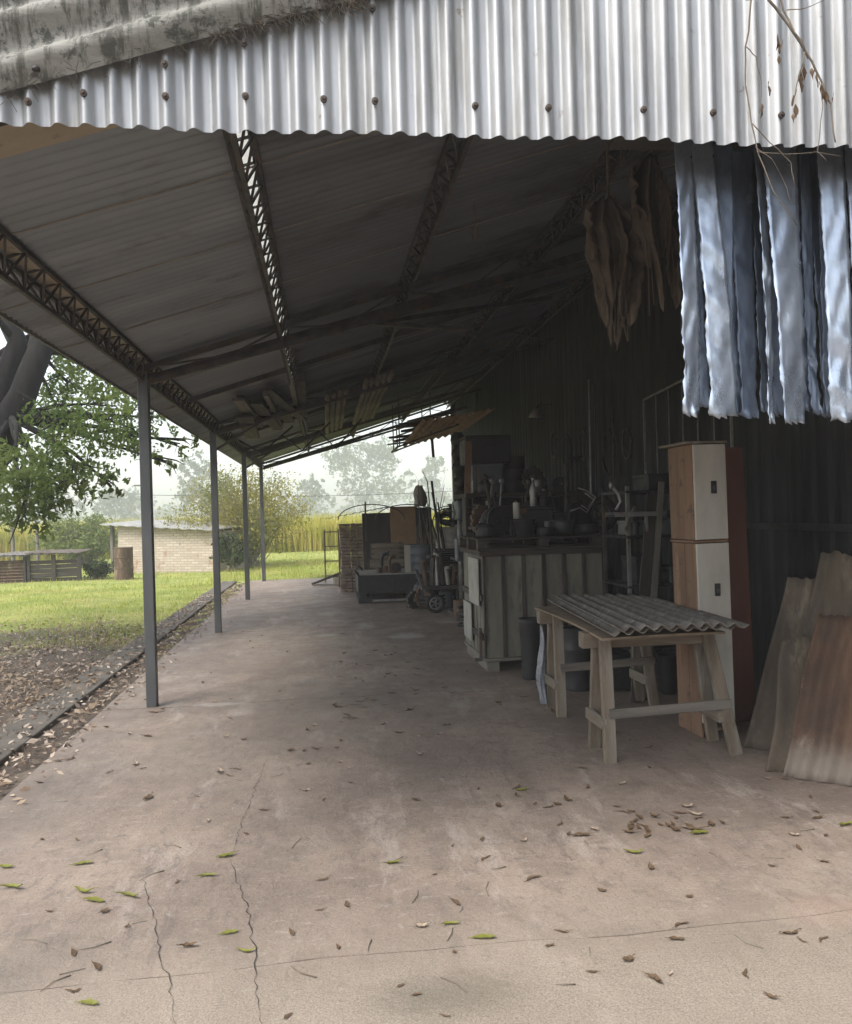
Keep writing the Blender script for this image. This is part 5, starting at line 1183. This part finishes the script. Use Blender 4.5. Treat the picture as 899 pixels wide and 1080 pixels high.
oil_drum(2.45, 14.9, 0, 'rust', 'rusty oil drum on the floor by the column of round pots')
oil_drum(2.95, 9.6, 0, 'steel', 'soot dark oil drum against the wall behind the planked crate')
for k in range(5):
    y = 8.6+k*.72+U(-.1, .1); z = U(2.1, 2.6); r = U(.13, .2); mb = MB()
    mb.tube([(WX-.05-.004*(i % 5), y+(r+.014*math.sin(i*1.3))*math.sin(i*.5), z+(r*1.25+.012*math.cos(i*2.1))*math.cos(i*.5)) for i in range(52)], .009, 6)
    solo(mb, 'cable_loop', M['rubber'] if k % 2 else M['steel'], ['nearest', 'second nearest', 'middle', 'fourth nearest', 'farthest'][k]+' loop of cable hung on the dark tin wall', 'cable', 'cable loops on the dark wall', smooth=True)
# ================================================================ HANGING THINGS AT THE FRONT
# strips of galvanised sheet
SP = [(711, 731, 722, 741, 438, 3.06), (731, 752, 750, 780, 440, 3.09), (750, 771, 762, 774, 436, 3.16), (771, 797, 781, 799, 440, 3.20), (797, 807, 811, 817, 445, 3.13), (806, 843, 824, 851, 446, 3.07), (842, 854, 858, 866, 436, 3.18), (850, 866, 868, 882, 441, 3.22), (862, 887, 880, 902, 444, 3.08), (882, 894, 895, 905, 440, 3.17), (892, 912, 904, 926, 446, 3.10), (912, 934, 926, 948, 442, 3.15)]
SL = ['leftmost broad pale strip at the edge of the row', 'broad bright strip with a straight fold, second from the left', 'dark narrow strip tucked behind the broad bright one', 'flat dark blue strip in the left half of the row', 'very narrow strip just left of the broadest crumpled one', 'broadest crumpled strip in the middle of the row', 'narrow strip hanging close behind the broadest one', 'slim strip with a ragged foot right of the middle', 'broad strip darkening towards its foot near the frame edge', 'narrow dark strip overlapping the last broad one', 'broad strip at the right hand end', 'last strip beyond the right hand end']
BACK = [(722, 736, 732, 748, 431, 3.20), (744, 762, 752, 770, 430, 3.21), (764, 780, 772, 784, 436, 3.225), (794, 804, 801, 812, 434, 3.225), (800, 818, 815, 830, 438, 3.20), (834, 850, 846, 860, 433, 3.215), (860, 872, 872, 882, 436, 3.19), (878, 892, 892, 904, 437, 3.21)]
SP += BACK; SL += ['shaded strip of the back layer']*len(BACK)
for k, (a0, a1, b0, b1, pb, Y) in enumerate(SP):
    A0, A1, B0, B1 = at(a0, 160, Y), at(a1, 160, Y), at(b0, pb, Y), at(b1, pb, Y); zt = 2.99; rr = random.Random(40+k); ph = rr.uniform(0, 6); mb = MB(); nu, nv = 9, 60
    tw = rr.uniform(-.25, .25); cr_ = .003 if k in (0, 5, 8) else .001
    je = [rr.uniform(-1, 1) for _ in range(nv)]; jf = [rr.uniform(-1, 1) for _ in range(nu)]
    kink = [(rr.uniform(.35, .95), rr.uniform(.003, .009)*rr.choice((-1, 1))) for _ in range(4)]
    def fn(u, v):
        i, j = int(round(u*(nu-1))), int(round(v*(nv-1)))
        x = (A0.x+(A1.x-A0.x)*u)*(1-v)+(B0.x+(B1.x-B0.x)*u)*v; zb = (B0.z+B1.z)/2; z = zt+(zb-zt)*v
        w = abs(A1.x-A0.x)*(1-v)+abs(B1.x-B0.x)*v
        y = Y + (u-.5)*w*math.sin(tw+v*.3*math.sin(ph)) + .004*math.cos(u*math.pi*2)*w*4 + .012*math.sin(v*4+ph)
        for kv, ka in kink: y += ka*math.exp(-((v-kv-.08*(u-.5))/.03)**2)
        y += cr_*math.sin(v*31+u*9+ph)*math.sin(v*13+ph*2)
        if i in (0, nu-1): x += .0042*je[j]*(.3+v)+.004*math.sin(v*23+ph*3+i)*v
        if j == nv-1: z += .012*jf[i]; y += .02*jf[i]
        if j == nv-2: y += .008*jf[i]
        y += .0016*jj[j*nu+i]; x += .0008*jj[i*nv+j]
        return (x, y, z)
    jj = [rr.uniform(-1, 1) for _ in range(nu*nv)]
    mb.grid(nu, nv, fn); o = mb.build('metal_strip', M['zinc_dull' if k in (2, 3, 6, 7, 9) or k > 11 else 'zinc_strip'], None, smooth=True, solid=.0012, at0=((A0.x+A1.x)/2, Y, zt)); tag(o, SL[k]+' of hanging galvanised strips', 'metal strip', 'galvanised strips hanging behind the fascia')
mb = MB(); mb.box(1.18, 3.2, 3.03, 3.25, 2.992, 3.03); solo(mb, 'hanging_rail', M['dwood_x'], 'dark timber rail from which the galvanised strips hang', 'rail', bevel=.004)
# brown sacking hanging in the dark
def sacking(px0, px1, pt, pb, Y, label, tail=None):
    A, B, Cc = at(px0, pt, Y), at(px1, pt, Y), at((px0+px1)/2, pb, Y); w = B.x-A.x; mb = MB(); ph = px0*.1
    t = thing('sacking', ((A.x+B.x)/2, Y, A.z), label, 'sacking', 'brown sacking hung from the rafters')
    def fn(u, v):
        prof = (.42+.58*math.sin(min(1, v*2.6)*math.pi/2))*(1-max(0, v-.55)**1.6*1.8)*(1+.13*math.sin(v*17+ph)+.08*math.sin(v*41))
        x = A.x+w*.5+w*(u-.5)*max(.06, prof)+.03*math.sin(v*4+ph); zl = v*(.84+.22*math.sin(u*11+ph)+.12*math.sin(u*29+ph)+.08*math.sin(u*53))
        return (x, Y+.05*math.sin(u*17+v*2+ph)+.03*math.sin(u*38+ph), A.z+(Cc.z-A.z)*zl)
    mb.grid(44, 26, fn); mb.build('cloth', M['sack'], t, smooth=True, solid=.004)
    mb = MB(); mb.tube([(A.x+w*.5, Y, A.z-.02), (A.x+w*.5+.02, Y+.05, RZ(A.x+w*.5)-.02)], .008, 5); mb.build('cord', M['twig'], t)
    mb = MB()
    for q in range(6):
        u = rnd.uniform(.2, .9); mb.tube([(A.x+w*u, Y, A.z+(Cc.z-A.z)*.6), (A.x+w*(u+.05), Y-.02, A.z+(Cc.z-A.z)*.9), (A.x+w*(u+rnd.uniform(0, .2)), Y, A.z+(Cc.z-A.z)*rnd.uniform(1.0, 1.25))], .003, 4)
    mb.build('loose_fibre', M['twig'], t)
sacking(616, 668, 210, 345, 4.4, 'wide brown bundle of frayed sacking hanging in the dark')
sacking(666, 712, 165, 300, 4.2, 'higher narrower bundle of brown sacking next to the galvanised strips')
c = at(501, 246, 5.6); t = thing('rope_loop', (c.x, 5.6, c.z), 'small frayed loop of rope dangling from the dark ceiling', 'rope')
mb = MB(); mb.tube([(c.x, 5.6, RZ(c.x)), (c.x, 5.6, c.z+.06), (c.x-.022, 5.6, c.z), (c.x-.01, 5.6, c.z-.06), (c.x+.02, 5.6, c.z-.03), (c.x+.012, 5.6, c.z+.05)], .006, 5); mb.build('cord', M['twig'], t)
# dry vine over the fascia
def vine():
    Y = 2.80; t = thing('dry_vine', (at(820, 0, Y).x, Y, 3.5), 'dry leafless vine trailing down over the bright fascia', 'vine')
    mb = MB(); L_ = [([(797, -40), (794, 0), (787, 50), (786, 90), (793, 130), (800, 160), (815, 200), (842, 238)], .0035), ([(806, -40), (812, 0), (830, 24), (850, 55), (866, 85), (877, 110), (881, 150)], .0055), ([(815, -30), (826, 10), (845, 45), (853, 62)], .004), ([(793, 130), (812, 150), (835, 172), (838, 195)], .002), ([(866, 85), (868, 112), (862, 160), (872, 170)], .002), ([(850, 55), (842, 85), (838, 105)], .0025), ([(787, 50), (798, 60), (803, 90), (801, 120)], .0018), ([(800, 160), (830, 163), (860, 160), (890, 165)], .0016), ([(799, 155), (815, 168), (828, 190), (836, 215)], .0014), ([(830, 10), (850, 8), (870, 0)], .002), ([(768, -6), (780, -2), (794, 0)], .0014)]
    for pts, r in L_:
        q = [at(a+rnd.uniform(-1, 1), b, Y-.035+rnd.uniform(-.03, .012)) for a, b in pts]; Q = []
        for i in range(len(q)-1):
            for k in range(3): Q.append(q[i].lerp(q[i+1], k/3)+Vector((rnd.uniform(-1, 1), rnd.uniform(-1, 1), rnd.uniform(-1, 1)))*.003)
        Q.append(q[-1]); mb.tube(Q, [r*1.0]+[r*(1-.6*i/len(Q)) for i in range(1, len(Q))], 6)
    mb.build('stem', M['twig'], t, smooth=True)
    for px, py, s in ((820, 38, .035), (824, 44, .03), (822, 60, .02), (845, 76, .035), (849, 70, .03), (868, 88, .04), (872, 98, .03), (863, 80, .03), (838, 97, .035), (840, 112, .03), (838, 120, .025), (812, 88, .03), (803, 114, .025), (878, 100, .03), (858, 72, .03), (846, 84, .03), (805, 110, .02)):
        c = at(px, py, Y-.05); mb = MB(); a = rnd.uniform(0, 6); b2 = rnd.uniform(-.6, .6); s *= .55
        mb.grid(4, 6, lambda u, v: (c.x+s*(u-.5)*math.sin(math.pi*min(1, v+.12))*math.cos(a)+s*.4*math.sin(v*3+a)*.6, c.y+s*(u-.5)*math.sin(a)+s*.5*(u-.5)**2, c.z-s*2*v+s*.5*math.sin(u*4+a)))
        mb.build('dead_leaf', M['deadleaf'], t, smooth=True, solid=.0008)
vine()
# straw and dirt caught between barge and fascia
mb = MB()
for k in range(620):
    px = rnd.choice([rnd.gauss(335, 26), rnd.gauss(300, 40), rnd.uniform(0, 390), rnd.gauss(250, 25), rnd.gauss(372, 14)]); 
    x = at(px, 50, YF).x; z = RZ(x)-.048+rnd.gauss(-.010, .016); L_ = rnd.uniform(.012, .07); an = rnd.choice([rnd.gauss(0, .7), rnd.uniform(-3.1, 3.1)])
    if x < -1.28: continue
    p = Vector((x, YF-.028+rnd.uniform(-.018, .008), z)); d = Vector((math.cos(an), rnd.uniform(-.3, .1), math.sin(an)-.35)).normalized()*L_
    mb.tube([p, p+d*.5+Vector((0, 0, .006)), p+d], .0011, 3)
tag(mb.build('dry_straw', M['straw'], None), 'dry straw and nest debris caught under the lip of the roof edge', 'straw', kind='stuff')

# ================================================================ LEAVES ON THE FLOOR
def leaf_mesh(name, L_, w, curl, fold, wav, m):
    mb = MB(); n = 9; 
    for k in range(n):
        v = k/(n-1); ww = w*math.sin(math.pi*min(1, v*.96+.03))**.8; z = curl*(2*v-1)**2+.003
        for s in (-1, 0, 1): mb.v.append((L_*(v-.5), s*ww/2+wav*math.sin(v*5), z+abs(s)*fold*ww+.002*math.sin(k*2+s)))
    mb.f = [(3*k+j, 3*k+j+1, 3*k+4+j, 3*k+3+j) for k in range(n-1) for j in (0, 1)]
    mb.tube([(-L_*.72, .004, curl*1.2+.004), (-L_*.5, 0, curl+.004)], .0012, 4)
    me = bpy.data.meshes.new(name); me.from_pydata(mb.v, [], mb.f); me.materials.append(m); me.polygons.foreach_set('use_smooth', [True]*len(me.polygons)); return me
brown = [leaf_mesh('fallen_leaf', .075, .026, .004, .18, .004, M['deadleaf']), leaf_mesh('fallen_leaf', .06, .022, .009, .3, .006, M['deadleaf']), leaf_mesh('fallen_leaf', .09, .018, .003, .2, .012, M['deadleaf']), leaf_mesh('fallen_leaf', .05, .03, .006, .12, .002, M['deadleaf'])]
pale = [leaf_mesh('fallen_leaf', .07, .025, .01, .25, .005, M['litter']), leaf_mesh('fallen_leaf', .06, .02, .014, .4, .008, M['litter'])]
yel = [leaf_mesh('green_leaf', .10, .036, .005, .18, .006, M['yleaf']), leaf_mesh('green_leaf', .11, .026, .014, .35, .014, M['yleaf'])]
def drop(name, me, x, y, label, cat, group, s=1.0, rz=None):
    o = bpy.data.objects.new(name, me); C.objects.link(o); o.location = (x, y, .001); o.rotation_euler = (rnd.uniform(-.08, .08), rnd.uniform(-.08, .08), rnd.uniform(0, 6.28) if rz is None else rz); o.scale = (s, s, s*rnd.uniform(.7, 1.4))
    return tag(o, label, cat, group)
YL = [(6, 915, 'yellow green leaf at the left frame edge, the paler of two there'), (13, 938, 'yellow green leaf below the one at the left frame edge'), (88, 912, 'small dull green leaf left of the long crack'), (88, 941, 'bright yellow leaf, upper of a close pair'), (100, 951, 'bright yellow leaf, lower of a close pair'), (136, 947, 'brownish yellow leaf right of the bright close pair'), (238, 904, 'green curled leaf lying on the upper end of the long crack'), (219, 925, 'broad yellow green leaf just left of the long crack'), (242, 985, 'dark green slender leaf on the floor joint by the long crack'), (259, 1004, 'yellow green leaf right beside the lower part of the long crack'), (94, 1060, 'lone yellow leaf nearest the bottom left corner'), (415, 912, 'yellow leaf alone in the middle of the floor'), (550, 834, 'flattened green sprig leaf left of the trestle'), (475, 976, 'olive leaf on the front floor joint'), (511, 990, 'olive leaf just past the front floor joint'), (668, 900, 'olive leaf in front of the trestle table'), (738, 880, 'green leaf in the leaf drift before the right trestle leg'), (893, 872, 'green leaf at the right frame edge before the rusty sheets')]
for k, (px, py, lb) in enumerate(YL):
    g = gr(px, py); drop('green_leaf', yel[k % 2], g.x, g.y, lb, 'leaf', 'yellow green fallen leaves', rnd.uniform(.65, .95), rnd.uniform(-.5, .5)+(3.14 if k % 3 == 0 else 0))
SPEC = [(199, 1000, 'chunky grey brown curled leaf left of the long crack near the front'), (690, 1034, 'lone dark curled leaf at the bottom right'), (714, 992, 'small dark crumb of leaf below the front floor joint'), (324, 771, 'black clump of leaf in the middle of the floor beyond the trestle'), (102, 1022, 'small dark leaf above the lone yellow one')]
for px, py, lb in SPEC:
    g = gr(px, py); drop('fallen_leaf', brown[1], g.x, g.y, lb, 'leaf', 'brown fallen leaves', 1.0)
n = 0
def common(x, y, s):
    global n; n += 1
    if rnd.random() < .2: drop('fallen_leaf', rnd.choice(pale), x, y, 'small pale dry leaf lying on the concrete floor', 'leaf', 'pale fallen leaves on the concrete', s)
    else: drop('fallen_leaf', rnd.choice(brown), x, y, 'small brown dry leaf lying on the concrete floor', 'leaf', 'brown fallen leaves on the concrete', s)
for k in range(150):
    px, py = rnd.uniform(40, 880), 655+rnd.random()**1.6*420
    g = gr(px, py)
    if g.x < -1.75 or g.x > 2.55 or (g.x > 1.4 and g.y > 7.6): continue
    common(g.x, g.y, rnd.uniform(.45, .95))
for cxp, cyp, sx_, sy_, cnt in ((700, 868, 55, 10, 26), (330, 765, 90, 30, 24), (140, 790, 60, 35, 14), (430, 745, 120, 18, 24), (420, 705, 80, 14, 18), (600, 850, 60, 12, 8), (400, 700, 60, 14, 14)):
    for k in range(cnt):
        g = gr(cxp+rnd.gauss(0, sx_), cyp+rnd.gauss(0, sy_))
        if -1.75 < g.x < 2.5 and g.y > 2.5 and not (g.x > 1.4 and g.y > 7.6): common(g.x, g.y, rnd.uniform(.6, 1.3))
for k in range(34):
    g = gr(rnd.uniform(40, 860), rnd.uniform(760, 1060))
    if not -1.7 < g.x < 2.5: continue
    a = rnd.uniform(0, 6.28); L_ = rnd.uniform(.04, .13); c_ = rnd.uniform(-.3, .3); mb = MB()
    mb.tube([g+Vector((0, 0, .003)), g+Vector((math.cos(a)*L_*.5, math.sin(a)*L_*.5, .005)), g+Vector((math.cos(a+c_)*L_, math.sin(a+c_)*L_, .003))], [.0022, .0018, .001], 5)
    solo(mb, 'twig', M['twig'] if k % 3 else M['paletwig'], 'thin dry twig lying on the concrete floor', 'twig', 'twigs on the concrete', smooth=True)

# ================================================================ AIR, SKY, LIGHT
mb = MB(); mb.box(-330, 330, -45, 360, -1.2, 26)
hm = bpy.data.materials.new('morning_haze'); hm.use_nodes = True; nt = hm.node_tree; nt.nodes.clear()
out = nt.nodes.new('ShaderNodeOutputMaterial'); pv = nt.nodes.new('ShaderNodeVolumePrincipled'); pv.inputs['Color'].default_value = (.97, .985, 1, 1); pv.inputs['Density'].default_value = HAZE; pv.inputs['Anisotropy'].default_value = .2
nt.links.new(pv.outputs[0], out.inputs['Volume'])
tag(mb.build('haze', hm), kind='stuff')
SUN_EL, SUN_AZ = 54, -128        # azimuth clockwise from +Y
w = bpy.data.worlds.new('World'); S.world = w; w.use_nodes = True; nt = w.node_tree; bg = nt.nodes['Background']
sky = nt.nodes.new('ShaderNodeTexSky'); sky.sky_type = 'NISHITA'; sky.sun_disc = False; sky.sun_elevation = R(SUN_EL); sky.sun_rotation = R(SUN_AZ)
sky.air_density = 1.2; sky.dust_density = 2.5; sky.ozone_density = 1.5
hs = nt.nodes.new('ShaderNodeHueSaturation'); hs.inputs['Saturation'].default_value = .42; nt.links.new(sky.outputs[0], hs.inputs['Color']); nt.links.new(hs.outputs[0], bg.inputs[0]); bg.inputs['Strength'].default_value = SKY
sl = bpy.data.lights.new('sun', 'SUN'); sl.energy = SUN; sl.angle = R(24); sl.color = (1, .96, .9); so = bpy.data.objects.new('sun', sl); C.objects.link(so)
d = Vector((math.sin(R(SUN_AZ))*math.cos(R(SUN_EL)), math.cos(R(SUN_AZ))*math.cos(R(SUN_EL)), math.sin(R(SUN_EL))))
so.rotation_euler = d.to_track_quat('Z', 'Y').to_euler()
S.view_settings.view_transform = 'Standard'; S.view_settings.look = 'None'; S.view_settings.gamma = 1; S.view_settings.exposure = EXPO
S.render.engine = 'CYCLES'; cy = S.cycles; cy.use_denoising = True; cy.max_bounces = 10; cy.diffuse_bounces = 5; cy.glossy_bounces = 3; cy.transmission_bounces = 4; cy.volume_bounces = 1; cy.transparent_max_bounces = 6
cy.use_adaptive_sampling = True; cy.adaptive_threshold = .02; cy.sample_clamp_indirect = 6; cy.caustics_reflective = False; cy.caustics_refractive = False
